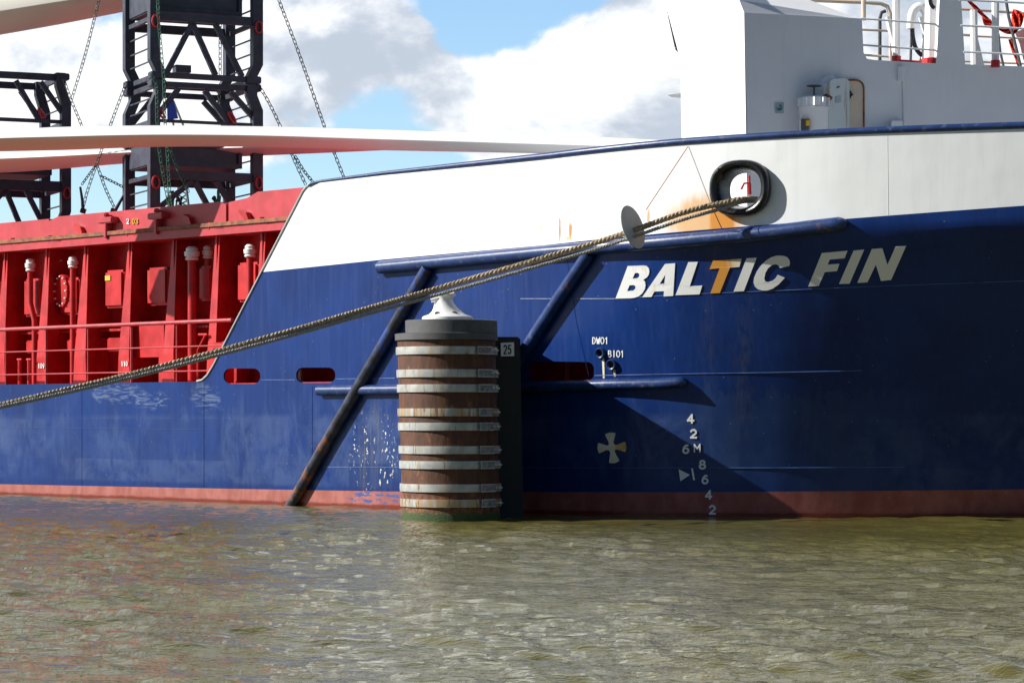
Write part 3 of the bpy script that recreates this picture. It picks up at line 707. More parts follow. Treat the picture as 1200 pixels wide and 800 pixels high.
# oval manhole with bolts
p = inb(72, 341, 1.32); oval = lambda k, o: [p + E_*math.cos(t_)*.17*k + Vector((0, 0, math.sin(t_)*.25*k)) + A_*o for t_ in np.linspace(0, 2*math.pi, 25)[:-1]]
mb = MB(); mb.loft([oval(1.12, .3), oval(1.12, 0), oval(1.08, -.015)]); mh = mb.build('manhole_cover', 'red', coam, smooth=True)
mb = MB()
for t_ in np.linspace(0, 2*math.pi, 13)[:-1]:
    q = p + E_*math.cos(t_)*.165 + Vector((0, 0, math.sin(t_)*.245)) - A_*.015; mb.tube([q, q-A_*.03], .014, 6)
mb.build('bolt_ring', 'white', mh)
# air pipes with white heads
def airpipe(px, py0, py1, ybot, off, bend=0, r=.055):
    p = inb(px, (py0+py1)/2, off); zt = inb(px, py0, off).z; zb = inb(px, py1, off).z
    rg = lambda z, rr, dx=0: [p + E_*(math.cos(t_)*rr+dx) + A_*math.sin(t_)*rr + Vector((0, 0, z-p.z)) for t_ in np.linspace(0, 2*math.pi, 15)[:-1]]
    k = r/.055; h = zt-zb
    mb = MB(); mb.loft([rg(zb, .075*k), rg(zb+.02, .09*k), rg(zb+.05, .07*k), rg(zb+.3*h, .095*k), rg(zb+.62*h, .10*k), rg(zb+.66*h, .075*k), rg(zt-.03, .08*k), rg(zt, .05*k)]); hd = mb.build('air_pipe_head', 'white', coam, smooth=True)
    zz = inb(px, ybot, off).z; q = Vector((p.x, p.y, 0)); path = [q+Vector((0, 0, zb)), q+Vector((0, 0, zz))]
    if bend: path += [q+Vector((0, 0, zz-.3))+E_*bend, q+Vector((0, 0, DZ))+E_*bend]
    mb = MB(); mb.tube(path, r, 12); mb.build('air_pipe', 'red', coam, smooth=True)
airpipe(35.5, 303, 318, 355, 1.25, .13, .05); airpipe(85.5, 300.5, 314, 450, 1.25, 0, .05); airpipe(225, 289, 305, 450, 1.18, 0, .068)
airpipe(243.5, 288, 303, 330, 1.42, 0, .05); airpipe(293, 286.5, 301.5, 420, 1.22, 0, .055)
mb = MB(); p = inb(68, 314, 1.42); mb.tube([p+Vector((0, 0, .12)), p+Vector((0, 0, .02)), p-Vector((0, 0, .08))], [.03, .055, .045], 10); mb.tube([p+Vector((0, 0, .12))-E_*.12, p+Vector((0, 0, .12))+E_*.1], .012, 6); mb.build('valve', 'white', coam, smooth=True)
sbx('paint_patch', 'grey', 112, 120.5, 323, 330, 1.605, 1.62); sbx('paint_patch', 'yellow', 123, 129, 323, 328.5, 1.325, 1.338)
for tx, px, py in (('109', 44.5, 431.5), ('110', 142, 429)):
    mb = MB(); fr = lambda x, y: inb(x, y, 1.066); bk = lambda x, y: inb(x, y, 1.085); strokes(mb, tx, px, py, 1.9, 6, .8, fr, bk, gap=.4); mb.build('frame_number', 'draft', coam)
for px in (23, 34):
    p = inb(px, 450, 1.0); mb = MB(); mb.tube([p, inb(px, 421, 1.0)], .03, 8); mb.tube([inb(px-2.5, 421, 1.0), inb(px+2.5, 421, 1.0)], .018, 6); mb.build('sounding_pipe', 'red', coam)
mb = MB(); mb.tube([inb(241, 392, 1.05), inb(232, 410, 1.05), inb(232, 448, 1.05)], .02, 8); mb.tube([inb(233, 392, 1.05), inb(243, 392, 1.05)], .02, 8); mb.build('pipe_bracket', 'red', coam)
# hatch covers: long boxes with a stepped top
HT = 4.60
hc = None
sA = so_(inb(57, 262, 1.1)); sB = so_(inb(266, 240, 1.1))
mb = MB()
mb.sbox(sL, sA-.02, 1.12, 13, CT+.024, HT-.02)
mb.poly([[(sA, CT+.024), (sB, CT+.024), (sB, HT-.05), (sB-.18, HT), (sA+.3, HT+.0), (sA, HT-.07)]], lambda s_, z: L3(s_, 1.08, z), lambda s_, z: L3(s_, 13, z))
mb.poly([[(sB+.04, CT+.024), (sR, CT+.024), (sR, HT+.10), (sB+.75, HT+.10), (sB+.5, HT+.02), (sB+.04, HT-.02)]], lambda s_, z: L3(s_, 1.10, z), lambda s_, z: L3(s_, 13, z))
hc = mb.build('hatch_cover', 'red_light', ship)
for px, py in [(125, 259), (184, 254)]:
    s0 = so_(inb(px, py, 1.0)); z = inb(px, py, 1.0).z
    mb = MB(); mb.sbox(s0-.17, s0+.22, .93, 1.09, z-.04, z+.06); mb.sbox(s0-.03, s0+.05, .95, 1.09, z-.28, z+.10); mb.tube([L3(s0+.02, .98, z+.06), L3(s0+.02, .98, z+.13)], .05, 8)
    mb.build('lifting_lug', 'red_light', hc, bevel=.015)
for px, py in [(13, 283), (57, 280), (149, 273), (245, 265), (305, 259)]:
    s0 = so_(inb(px, py, 1.0)); z = inb(px, py, 1.0).z
    mb = MB(); mb.tube([L3(s0, 1.03, z-.05), L3(s0, 1.03, z+.06)], .04, 8); mb.tube([L3(s0, 1.03, z+.01), L3(s0+.12, 1.0, z+.0)], .025, 6); mb.sbox(s0+.15, s0+.36, 1.0, 1.09, z-.06, z-.02)
    mb.build('hatch_cleat', 'red', hc)
for px in (92, 219, 286):
    mb = MB(); s0 = so_(inb(px, 262, 1.0)); mb.poly([[(s0, CT+.03), (s0+.10, CT+.03), (s0+.04, CT+.14), (s0-.12, CT+.2), (s0-.14, CT+.16)]], lambda s_, z: L3(s_, 1.0, z), lambda s_, z: L3(s_, 1.09, z)); mb.build('cover_bracket', 'red', hc)
for tx, px, mt in (('2', 148, 'draft'), ('03', 154.8, 'yellow')):
    mb = MB(); strokes(mb, tx, px, 262.5, 2.9, 6.2, 1.1, lambda x, y: inb(x, y, 1.065), lambda x, y: inb(x, y, 1.09), gap=.35); mb.build('hatch_number', mt, hc)
# deck edge railing
z_t, z_m, z_l = 2.70, 2.33, 1.96
srr = so_(inb(272, 374, .03)); mb = MB()
mb.tube([L3(sL, .03, z_t), L3(srr, .03, z_t)], .032, 10)
mb.tube([L3(sL, .03, z_m), L3(srr-.15, .03, z_m)], .012, 8); mb.tube([L3(sL, .03, z_l), L3(srr-.45, .03, z_l)], .012, 8)
rl = mb.build('deck_railing', 'rail_red', ship, smooth=True)
s53 = so_(inb(53, 430, .03)); s153 = so_(inb(153, 430, .03)); dsp = (s153-s53)/2
for k in range(-6, 4):
    mb = MB(); s0 = s53+dsp*k; wd = .022 if k % 2 else .032; mb.bar(L3(s0, .05, DZ-.02), L3(s0, .05, z_t), wd, wd); mb.build('railing_post', 'rail_red', rl)

# ---------------------------------------------------------------- deckhouse and wind screen
wx0 = (876-600)/F*36.5
def wallp(px, py, k=0.0): return solve(px, py, lambda x, z: 36.5+.42*(x-wx0)+k)
def wplate(name, lp, mat, parent, k=0, th=.08):
    mb = MB(); mb.poly([lp], lambda x, y: wallp(x, y, k), lambda x, y: wallp(x, y, k)+Vector((0, th, 0)) if True else None); return mb.build(name, mat, parent)
wnb = Vector((-.287, .958, 0))
mb = MB(); lp = [(876, 262), (876, 163), (872, 15), (1010, 22), (1012, 62), (1016, 69), (1024, 70.5), (1097.5, 74.5), (1103, -40), (1124, -40), (1131, 75.5), (1300, 82), (1300, 262)]
mb.poly([lp], lambda x, y: wallp(x, y), lambda x, y: wallp(x, y)+wnb*.08)
house = mb.build('deckhouse', 'house_white', ship)
# block behind: lit side face, sloping roof
c0b, c0t = wallp(876, 262), wallp(872, 15); t0 = wallp(866, -3)+wnb*.35
def sidep(px, py): return solve(px, py, lambda x, z: c0b.y - 1.03*(x-c0b.x) + .02)
l_b, l_m, l_t = sidep(800.5, 262), sidep(797, 60), sidep(780, -3)
r_t = wallp(1010, 22); bk = Vector((.2, 2.6, 0))
roofR = wallp(945, 0)+wnb*.6
l_t = Vector((l_t.x, l_t.y, l_t.z)); t0 = sidep(866, 0); t0b = sidep(858, -22); l_tb = sidep(774, -22); rr2 = solve(881, -22, lambda x, z: 38.3)
mb = MB()
V = [c0b, c0t, t0, t0b, l_tb, l_t, l_m, l_b]
mb.add(V, [(0, 1, 2, 3, 4, 5, 6, 7)])
top = [c0t, r_t+wnb*.08, solve(948, 0, lambda x, z: 37.9), rr2, t0b, t0]
mb.add(top, [(0, 1, 2, 3, 4, 5)])
bb = [v+bk for v in (l_b, l_m, l_t, l_tb)]
mb.add([l_b, l_m, l_t, l_tb]+bb, [(0, 1, 5, 4), (1, 2, 6, 5), (2, 3, 7, 6)])
rb = r_t+wnb*.08; rb0 = Vector((rb.x, rb.y, 3.5)); far = rb+bk
mb.add([rb, rb0, rb0+bk, far], [(0, 1, 2, 3)])
mb.add([l_b+bk, l_m+bk, l_tb+bk, rr2+bk*.6, far, rb0+bk], [(0, 1, 2, 3, 4, 5)])
mb.add([rr2, solve(948, 0, lambda x, z: 37.9), far, rr2+bk*.6, l_tb+bk, l_tb, t0b], [(0, 1, 2, 3), (0, 3, 4, 5, 6)])
mb.build('winch_house', 'house_white', house)
mb = MB(); mb.tube([at(777.5, -20, 38.9), at(785, 22, 38.95), at(792.5, 56, 39)], .022, 6); mb.tube([at(792.5, 56, 39), at(796, 60, 39)], .03, 6); mb.build('hinge_bar', 'black', house)
mb = MB(); q = at(795, 114.5, 38.9); mb.loft([[q+Vector((math.cos(t_)*r_, math.sin(t_)*r_, z)) for t_ in np.linspace(0, 2*math.pi, 17)[:-1]] for r_, z in ((.02, .0), (.10, .01), (.15, .035), (.15, .045), (.02, .03))]); mb.build('lamp_shade', 'grey', house, smooth=True)
# small safety sign
mb = MB(); mb.poly([rrect(908.5, 120, 918.5, 133, 1)], lambda x, y: wallp(x, y, -.012), lambda x, y: wallp(x, y, .004)); sg = mb.build('safety_sign', 'grey', house)
mb = MB(); mb.poly([[(909.5, 126), (912, 127), (917, 125), (916, 129.5), (911.5, 130)]], lambda x, y: wallp(x, y, -.018), lambda x, y: wallp(x, y, -.01)); mb.poly([arc(914.5, 124, 1.5, 1.5, 0, 330, 8)], lambda x, y: wallp(x, y, -.018), lambda x, y: wallp(x, y, -.01)); mb.build('sign_print', 'teal', sg)
# mushroom ventilator
VD = 36.73
vc = at(953.5, 160, VD)
def vr(r_, y, n=24): z = CZ+(HY-y)/F*VD; return [Vector((vc.x+math.cos(t_)*r_, vc.y+math.sin(t_)*r_, z)) for t_ in np.linspace(0, 2*math.pi, n+1)[:-1]]
mb = MB(); mb.loft([vr(.195, 215), vr(.195, 128.5), vr(.203, 127.5), vr(.203, 126.5), vr(.19, 126), vr(.19, 115), vr(.16, 113.5), vr(.02, 113.2)]); vent = mb.build('ventilator', 'house_white', ship, smooth=True)
mb = MB()
for k in range(10):
    a = k*.628+.2; q = Vector((vc.x+math.cos(a)*.195, vc.y+math.sin(a)*.195, CZ+(HY-120.5)/F*VD)); mb.bar(q-Vector((0, 0, .055)), q+Vector((0, 0, .055)), .09, .02)
mb.build('cap_flap', 'house_white', vent)
mb = MB(); mb.tube([at(954, 114, VD), at(954, 101.5, VD)], .012, 8); mb.loft([[at(954, 101.5, VD)+Vector((math.cos(t_)*.10, math.sin(t_)*.10, z)) for t_ in np.linspace(0, 2*math.pi, 17)[:-1]] for z in (0, .012)]); mb.build('hand_wheel', 'dkgrey', vent)
mb = MB(); 
mb.poly([[(938.5, 139.5), (949, 139.5), (949, 158), (938.5, 158)]], lambda x, y: at(x, y, VD-.17-(abs(x-953)<9)*.035), lambda x, y: at(x, y, VD)); mb.build('vent_opening', 'dkgrey', vent)
mb = MB(); mb.poly([[(944.5, 141), (949.5, 141), (949.5, 147.5), (944.5, 147.5)]], lambda x, y: at(x, y, VD-.225), lambda x, y: at(x, y, VD-.2)); mb.build('vent_tag', 'yellow', vent)
# open door: frame with beige inside and a door leaf swung towards us
mb = MB(); mb.poly([rrect(984, 95, 1011.5, 185, 9)], lambda x, y: wallp(x, y, -.03), lambda x, y: wallp(x, y, .02)); dr = mb.build('door_opening', 'beige', house)
mb = MB(); lp = rrect(984, 94, 1012.2, 186, 9.5); mb.tube([wallp(x, y, -.035) for x, y in lp], .014, 6, closed=True); mb.build('door_frame', 'rusty', dr)
mb = MB(); hinge = wallp(996, 100, -.05)
def leaf(x, y): 
    f_ = (x-971)/(996-971); return solve(x, y, lambda X, Z: wallp(996, y, 0).y-.08-.33*(1-f_))
lp = rrect(971, 91, 995.5, 190, 7); lp2 = [(x, y+(995-x)*.10) for x, y in lp]
mb.poly([lp2], leaf, lambda x, y: leaf(x, y)+Vector((-.07, .05, 0))); dl = mb.build('door', 'door', house, bevel=.0)
mb = MB(); mb.poly([[(979, 113.5), (985.5, 112), (985.5, 120), (979, 121.5)]], lambda x, y: leaf(x, y)-Vector((0, .012, 0)), leaf); mb.build('door_plate', 'grey', dl)
mb = MB(); mb.poly([[(980.5, 102.3), (984, 101), (984, 102.6), (980.5, 103.8)]], lambda x, y: leaf(x, y)-Vector((0, .014, 0)), leaf); mb.poly([[(995.6, 105), (999, 110), (1000.5, 111), (998, 113), (995.6, 117)]], lambda x, y: wallp(x, y, -.08), lambda x, y: wallp(x, y, -.04)); mb.build('door_latch', 'black', dl)
mb = MB(); mb.tube([at(964, 114.5, 36.75), at(969, 112, 36.72), at(974, 116, 36.68)], .03, 6); mb.build('door_hinge', 'rusty', dl)
mb = MB(); q = wallp(968, 100, -.1); mb.tube([wallp(966, 185, -.06), wallp(966, 108, -.06), wallp(968, 98, -.06), wallp(975, 92, -.06)], .09, 10); mb.build('vent_duct', 'house_white', house, smooth=True)
# conduit, lamp box and locker on the screen
mb = MB(); mb.tube([wallp(1058.5, 78, -.02), wallp(1059.5, 150, -.02)], .014, 6); mb.tube([wallp(1056, 78, -.04), wallp(1056, 95, -.04)], .05, 8); mb.build('conduit', 'house_white', house, smooth=True)
mb = MB(); mb.poly([[(1044, 141), (1058, 141), (1058, 165), (1044, 165)]], lambda x, y: wallp(x, y, -.15), lambda x, y: wallp(x, y)); mb.build('junction_box', 'house_white', house, bevel=.01)
mb = MB(); mb.poly([[(1025, 151), (1040, 150), (1040, 170), (1025, 170)]], lambda x, y: wallp(x, y, -.4), lambda x, y: wallp(x, y)); mb.build('locker', 'white', house, bevel=.01)
# railings in the openings and fittings behind them
def tl(pts, d, r_): mb.tube([at(x, y, d) for x, y in pts], r_, 8)
for pts, r_ in [([(1009, 22), (1052, 25), (1096, 28.5), (1101, 33)], .014), ([(1011, 53), (1052, 56), (1096, 59), (1100, 63)], .014), ([(1124, 0), (1165, 2), (1215, 4.5)], .016), ([(1126, 30), (1165, 32), (1215, 34.5)], .016), ([(1129, 61), (1165, 62.5), (1215, 65)], .014)]:
    mb = MB(); tl(pts, 37.6, r_); mb.build('screen_rail', 'white', house, smooth=True)
for pts, d, r_ in [([(935, 0), (1012, 3), (1032, 4.5), (1040, 8), (1043, 16), (1044, 72)], 39.5, .03), ([(1000, 34.5), (1041, 36.5), (1046, 42), (1051, 66)], 39.5, .018), ([(1000, 64), (1041, 66.5)], 39.5, .018),
  ([(1012, -20), (1012, 24)], 39.2, .035), ([(1126, 11), (1160, 13), (1215, 17)], 39.5, .022), ([(1128, 41), (1140, 42), (1144, 48), (1150, 76)], 39.5, .02), ([(1140, 42.5), (1215, 46)], 39.5, .016), ([(1128, 72), (1215, 75.5)], 39.5, .016)]:
    mb = MB(); tl(pts, d, r_); mb.build('upper_rail', 'beige', house, smooth=True)  # warm reflected light on these rails is put into their beige colour
mb = MB(); tl([(1031, 72), (1031, 22), (1033, 15), (1038, 13)], 40, .028); tl([(1067, 72), (1068, 40)], 40, .02); mb.build('davit', 'dkgrey', house, smooth=True)
for pts, d, r_ in [([(1050.5, 80), (1050.5, -30)], 38.2, .055), ([(1142, 78), (1141, 12)], 38.6, .055), ([(1166.5, 78), (1166.5, 2)], 38.0, .055), ([(1142, 45), (1150, 78)], 38.6, .045), ([(1092, 80), (1094, -20)], 38.0, .12), ([(1040, 20), (1047, 50), (1051, 78)], 38.6, .04), ([(1083, 75), (1086, 40), (1080, 20)], 38.3, .05)]:
    mb = MB(); tl(pts, d, r_); mb.build('support_post', 'white', house, smooth=True)
mb = MB(); mb.tube([at(x, y, 38.4) for x, y in smoothpts([(1067.5, 34, 0), (1068, 22, 0), (1071, 12, 0), (1078, 8, 0), (1084, 13, 0), (1086, 24, 0), (1085, 78, 0)], 4) for x, y in [(x, y)]] if False else [at(p[0], p[1], 38.4) for p in smoothpts([(1067.5, 34, 0), (1068, 22, 0), (1071, 12, 0), (1078, 8, 0), (1084, 13, 0), (1086, 24, 0), (1085, 78, 0)], 4)], .06, 12); gv = mb.build('gooseneck_vent', 'white', house, smooth=True)
mb = MB(); mb.tube([at(p[0], p[1], 38.3) for p in smoothpts([(1069, 34, 0), (1070, 45, 0), (1073, 56, 0), (1079, 64, 0), (1087, 68, 0)], 5)], .032, 8); mb.build('rubber_hose', 'black', gv, smooth=True)
mb = MB(); mb.tube([at(p[0], p[1], 37.9) for p in smoothpts([(1090, -10, 0), (1090.5, 4, 0), (1095, 10, 0)], 4)], .03, 8); mb.build('cable_loop', 'black', house, smooth=True)
for a_, b_, r_ in [(at(1050.5, 66, 38.1), at(1050.5, 75, 38.1), .065), (at(1092, 69, 37.8), at(1092, 78, 37.8), .15), (at(1166.5, 71, 37.9), at(1166.5, 79, 37.9), .065), (at(1054, 72.3, 37.9), at(1090, 74.5, 37.9), .03)]:
    mb = MB(); mb.tube([a_, b_], r_, 10); mb.build('red_base', 'red', house)
mb = MB(); mb.poly([[(1083, 54), (1088, 52), (1091, 74), (1077, 72)]], lambda x, y: at(x, y, 38.6), lambda x, y: at(x, y, 38.7)); mb.build('rusty_bracket', 'rusty', house)
mb = MB(); mb.tube([at(878, 206, 35.6), at(878.5, 214, 35.6), at(872, 215, 35.6), at(868.5, 222, 35.6)], .015, 8); mb.tube([at(878, 215, 35.6), at(878.5, 228, 35.6)], .025, 8); mb.build('roller_lever', 'red', ship, smooth=True)
# red cloth tied on the upper deck
fl = MB()
def cloth(pts, widths, d, amp=.05):
    P = smoothpts([(x, y, 0) for x, y in pts], 6); n = len(P); ws = np.interp(np.linspace(0, 1, n), np.linspace(0, 1, len(widths)), widths); V = []; Fs = []
    for i, p in enumerate(P):
        q = P[min(i+1, n-1)]-P[max(i-1, 0)]; q.normalize(); nx, ny = -q.y, q.x
        for j in range(7):
            f_ = (j/6-.5)*ws[i]; V.append(at(p.x+nx*f_, p.y+ny*f_, d + amp*math.sin(i*.9+j*1.5)*1.2))
    for i in range(n-1):
        for j in range(6): a = i*7+j; Fs.append((a, a+1, a+8, a+7))
    V2 = [v+Vector((0, .006, 0)) for v in V]; k = len(V)
    fl.add(V+V2, Fs+[tuple(k+q for q in f[::-1]) for f in Fs])
cloth([(1134, 0), (1143, 9), (1152, 18), (1157, 26), (1164, 32)], [3, 5, 4, 10, 5], 39.0); cloth([(1169, 33), (1180, 37), (1188, 34), (1190, 20), (1192, 12)], [2, 6, 9, 9, 10], 39.0, .08)
cloth([(1184, 46), (1187, 58), (1191, 68), (1194, 78)], [5, 4, 4, 3], 39.0); cloth([(1186, 40), (1194, 30), (1197, 16)], [4, 6, 8], 38.95, .08)
fo = fl.build('signal_flag', 'flag', None, smooth=True); tag(fo, 'torn red orange cloth fluttering behind the white railing at upper right', 'flag')
mb = MB(); mb.tube([at(1178, -5, 38.8), at(1182, 20, 38.8), at(1188, 45, 38.8), at(1196, 78, 38.8)], .022, 6); mb.tube([at(1170, 40, 38.9), at(1172, 60, 38.9), at(1176, 78, 38.9)], .018, 6); mb.build('stay_wire', 'dkgrey', house, smooth=True)
mb = MB(); mb.poly([[(1189, 38), (1203, 33), (1203, 76), (1199, 70), (1195, 52)]], lambda x, y: at(x, y, 39.8), lambda x, y: at(x, y, 39.9)); mb.build('cover_tarpaulin', 'pink', house)

# ================================================================== CARGO FRAMES
WD = Vector((.912, .41, 0)); BD = Vector((-.41, .912, 0))
FW, FL = 1.77, 1.45
def frame(origin, lower=True, label='', zs=1.0, bot=True):
    fr = empty('transport_rack', origin, label, 'steel rack', 'steel transport racks on the hatch covers')
    o = Vector(origin)
    def q(w_, b_, z): return o + WD*w_ + BD*b_ + Vector((0, 0, z*zs))
    Hh = 2.18; ps = .17
    for (w_, sg) in ((0, 1), (FW, -1)):
        for b_ in (0, FL):
            mb = MB(); path = [(w_+sg*.10, 0), (w_+sg*.10, .10), (w_, .30), (w_, Hh-.42), (w_+sg*.10, Hh-.18), (w_+sg*.10, Hh)]
            if lower and not bot: path = [(w_, 0)]+path[3:]
            rings = []
            for (ww, z) in path:
                c_ = q(ww, b_, z); rings.append([c_-WD*ps/2-BD*ps*.7, c_+WD*ps/2-BD*ps*.7, c_+WD*ps/2+BD*ps*.3, c_-WD*ps/2+BD*ps*.3])
            mb.loft(rings); mb.build('post', 'frame', fr)
            for z in ((Hh-.05,) if lower and not bot else (.05, Hh-.05)):
                mb = MB(); c_ = q(w_+sg*.06, b_, z); mb.box8([c_+WD*a*.12+BD*b2*.12+Vector((0, 0, c2*.06)) for c2 in (-1, 1) for a, b2 in ((-1, -1), (1, -1), (1, 1), (-1, 1))]); mb.build('corner_casting', 'frame', fr, bevel=.015)
    def beam(a, b, w_, h_): mb = MB(); mb.bar(a, b, w_, h_); mb.build('cross_beam', 'frame', fr)
    for z in ((Hh-.06,) if lower and not bot else (.06, Hh-.06)):
        for b_ in (-.02, FL): beam(q(.1, b_, z), q(FW-.1, b_, z), .09, .09*zs)
        for w_ in (.08, FW-.08): beam(q(w_, 0, z), q(w_, FL, z), .06, .08*zs)
    for b_ in (-.03, FL+.0):
        beam(q(.05, b_, .64 if lower else 1.02), q(FW-.05, b_, .64 if lower else 1.02), .10, .14*zs)
    if lower: beam(q(.05, -.03, 1.52), q(FW-.05, -.03, 1.52), .06, .05*zs)
    for w_ in (0, FW):
        beam(q(w_, 0, .62 if lower else 1.0), q(w_, FL, .62 if lower else 1.0), .06, .07)
        if lower: beam(q(w_, 0, 1.5), q(w_, FL, 1.5), .06, .09)
    dg = ([(.69, .57, .03, .05), (.69, .57, .98, .05), (1.06, .57, 1.42, .05), (.42, 2.05, .03, 1.56), (.87, 2.05, 1.30, 1.52), (1.32, 2.05, 1.76, 1.6)] if lower else
          [(.66, .94, .22, .10), (.66, .94, 1.06, .10), (1.06, .94, 1.52, .10), (.42, 2.1, .03, 1.6), (1.35, 2.1, 1.75, 1.6)])
    for (a, za, b, zb) in dg:
        for b_ in ((-.02, FL) if abs(a-.42) < .01 or a > 1.3 else (-.02,)):
            mb = MB(); mb.bar(q(a, b_, za), q(b, b_, zb), .085, .08, up=BD); mb.build('brace', 'frame', fr)
    for w_ in (0, FW):
        mb = MB()
        for z in ((.18, .40, .95, 1.25, 1.72, 1.9) if lower else (.30, .52, .76, 1.25, 1.5, 1.75)): mb.bar(q(w_, .05, z), q(w_, FL-.05, z), .022)
        mb.build('ladder_rungs', 'frame', fr)
    # cradle box that carries the blade
    mb = MB(); z0, z1 = (.80, 1.18) if lower else (1.12, 1.75)
    V = []
    a, b = -.02, FW-.22
    for (b0, b1) in ((.12, FL-.1),):
        mb.box8([q(a, b0, z0), q(b, b0, z0), q(b, b1, z0), q(a, b1, z0), q(a, b0, z1), q(b, b0, z1), q(b, b1, z1), q(a, b1, z1)])
    mb.build('cradle', 'frame', fr, bevel=.02)
    mb = MB()
    for (z, bb_) in ((z0+.03, .09), (z1-.03, .09)): mb.bar(q(a, bb_, z), q(b, bb_, z), .06, .07)
    for ww in (a+.03, b-.03): mb.bar(q(ww, .09, z0), q(ww, .09, z1), .06, .06)
    mb.build('cradle_rim', 'frame', fr)
    for (ww, zz) in (((.0, .50), (FW, .55)) if lower else ((0, .92), (FW, .92))):
        c_ = q(ww, -.15, zz); mb = MB(); pts = [c_+WD*math.cos(t_)*.055+Vector((0, 0, math.sin(t_)*.095)) for t_ in np.linspace(0, 2*math.pi, 15)[:-1]]
        mb.tube(pts, .02, 8, closed=True); mb.build('shackle', 'shackle', fr, smooth=True)
    if lower:
        for (ww, zz) in ((FW-.45, 1.62), (.1, 1.64)):
            c_ = q(ww, -.1, zz); mb = MB(); pts = [c_+(WD*math.cos(t_)*.10*.6+Vector((0, 0, math.cos(t_)*-.07)))+Vector((0, 0, math.sin(t_)*.05)) for t_ in np.linspace(0, 2*math.pi, 15)[:-1]]
            mb.tube(pts, .02, 8, closed=True); mb.build('shackle', 'shackle', fr, smooth=True)
    else:
        mb = MB(); c_ = q(.55, .2, .20); mb.box8([c_+WD*a_*.13+BD*b2*.1+Vector((0, 0, c2*.06)) for c2 in (-1, 1) for a_, b2 in ((-1, -1), (1, -1), (1, 1), (-1, 1))]); mb.build('support_block', 'frame', fr)
    return fr
f0 = Vector(((179.5-600)/F*44.7, 44.7, 4.60))
frame(f0, True, 'lower rack of the two stacked dark steel racks, standing on the red hatch cover', bot=False)
frame(f0+Vector((0, 0, 2.21)), False, 'upper rack of the two stacked dark steel racks, cut by the top of the photo')
R2 = Vector(((76-600)/F*49, 49, 4.55)); frame(R2-WD*FW, True, 'lone dark steel rack at the left edge of the photo', zs=1.32)
# ================================================================== BLADES
def blade(name_pts, d0, d1, label, mat='blade', lean=.0, shp=2.6):
    xs = np.array([p[0] for p in name_pts], float); mb = MB(); rings = []
    X = np.linspace(xs[0], xs[-1], 60)
    tp = np.interp(X, xs, [p[1] for p in name_pts]); bt = np.interp(X, xs, [p[2] for p in name_pts]); th = np.interp(X, xs, [p[3] for p in name_pts])
    k_ = np.ones(7)/7; pad = lambda a: np.concatenate([[a[0]]*3, a, [a[-1]]*3]); tp = np.convolve(pad(tp), k_, 'valid'); bt = np.convolve(pad(bt), k_, 'valid')
    for x, a, b, t_ in zip(X, tp, bt, th):
        d = d0+(d1-d0)*(x-xs[0])/(xs[-1]-xs[0]); pa, pb = at(x, a, d), at(x, b, d); c_ = (pa+pb)/2; h = (pa.z-pb.z)/2; r_ = []
        prof = [(.10, 1), (-.16, .78), (-.36, .48), (-.54, .12), (-.61, -.12), (-.57, -.24), (-.40, -.42), (-.15, -.68), (.1, -.88), (.4, -1), (.7, -.93), (.95, -.6), (1.05, -.1), (.95, .4), (.7, .8), (.4, 1.0)]
        for yy_, zz_ in prof: r_.append(c_+Vector((0, (yy_+.3)*t_, zz_*h)))
        rings.append(r_)
    mb.loft(rings); o = mb.build('turbine_blade', mat, None, smooth=True); tag(o, label, 'turbine blade', 'wind turbine blades lying across the steel frames'); return o
blade([(-120, 158, 178, .6), (0, 150, 173, .6), (60, 147, 174, .55), (140, 145.5, 170, .5), (220, 145.5, 169, .45), (320, 147, 170, .4), (420, 150, 174, .35), (520, 153.5, 176, .3), (620, 157.5, 178.5, .25), (700, 160, 180, .2), (800, 165, 182, .15), (900, 172, 184, .12)], 43.0, 40.2,
      'longest white turbine blade, running in front of the steel racks to the bulwark rail')
blade([(-140, 176, 204, .7), (20, 173, 198, .7), (100, 171, 192, .6), (200, 168, 184, .55), (270, 166, 181, .5), (380, 164, 177, .4), (480, 163, 173, .3), (600, 166, 172, .1)], 47.6, 43.5,
      'lower white turbine blade half hidden behind the front blade, resting between the frame posts')
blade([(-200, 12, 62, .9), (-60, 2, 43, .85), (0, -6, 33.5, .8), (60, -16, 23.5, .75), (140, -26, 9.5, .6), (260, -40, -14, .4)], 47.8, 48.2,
      'cream turbine blade crossing the top left corner of the sky', 'cream')
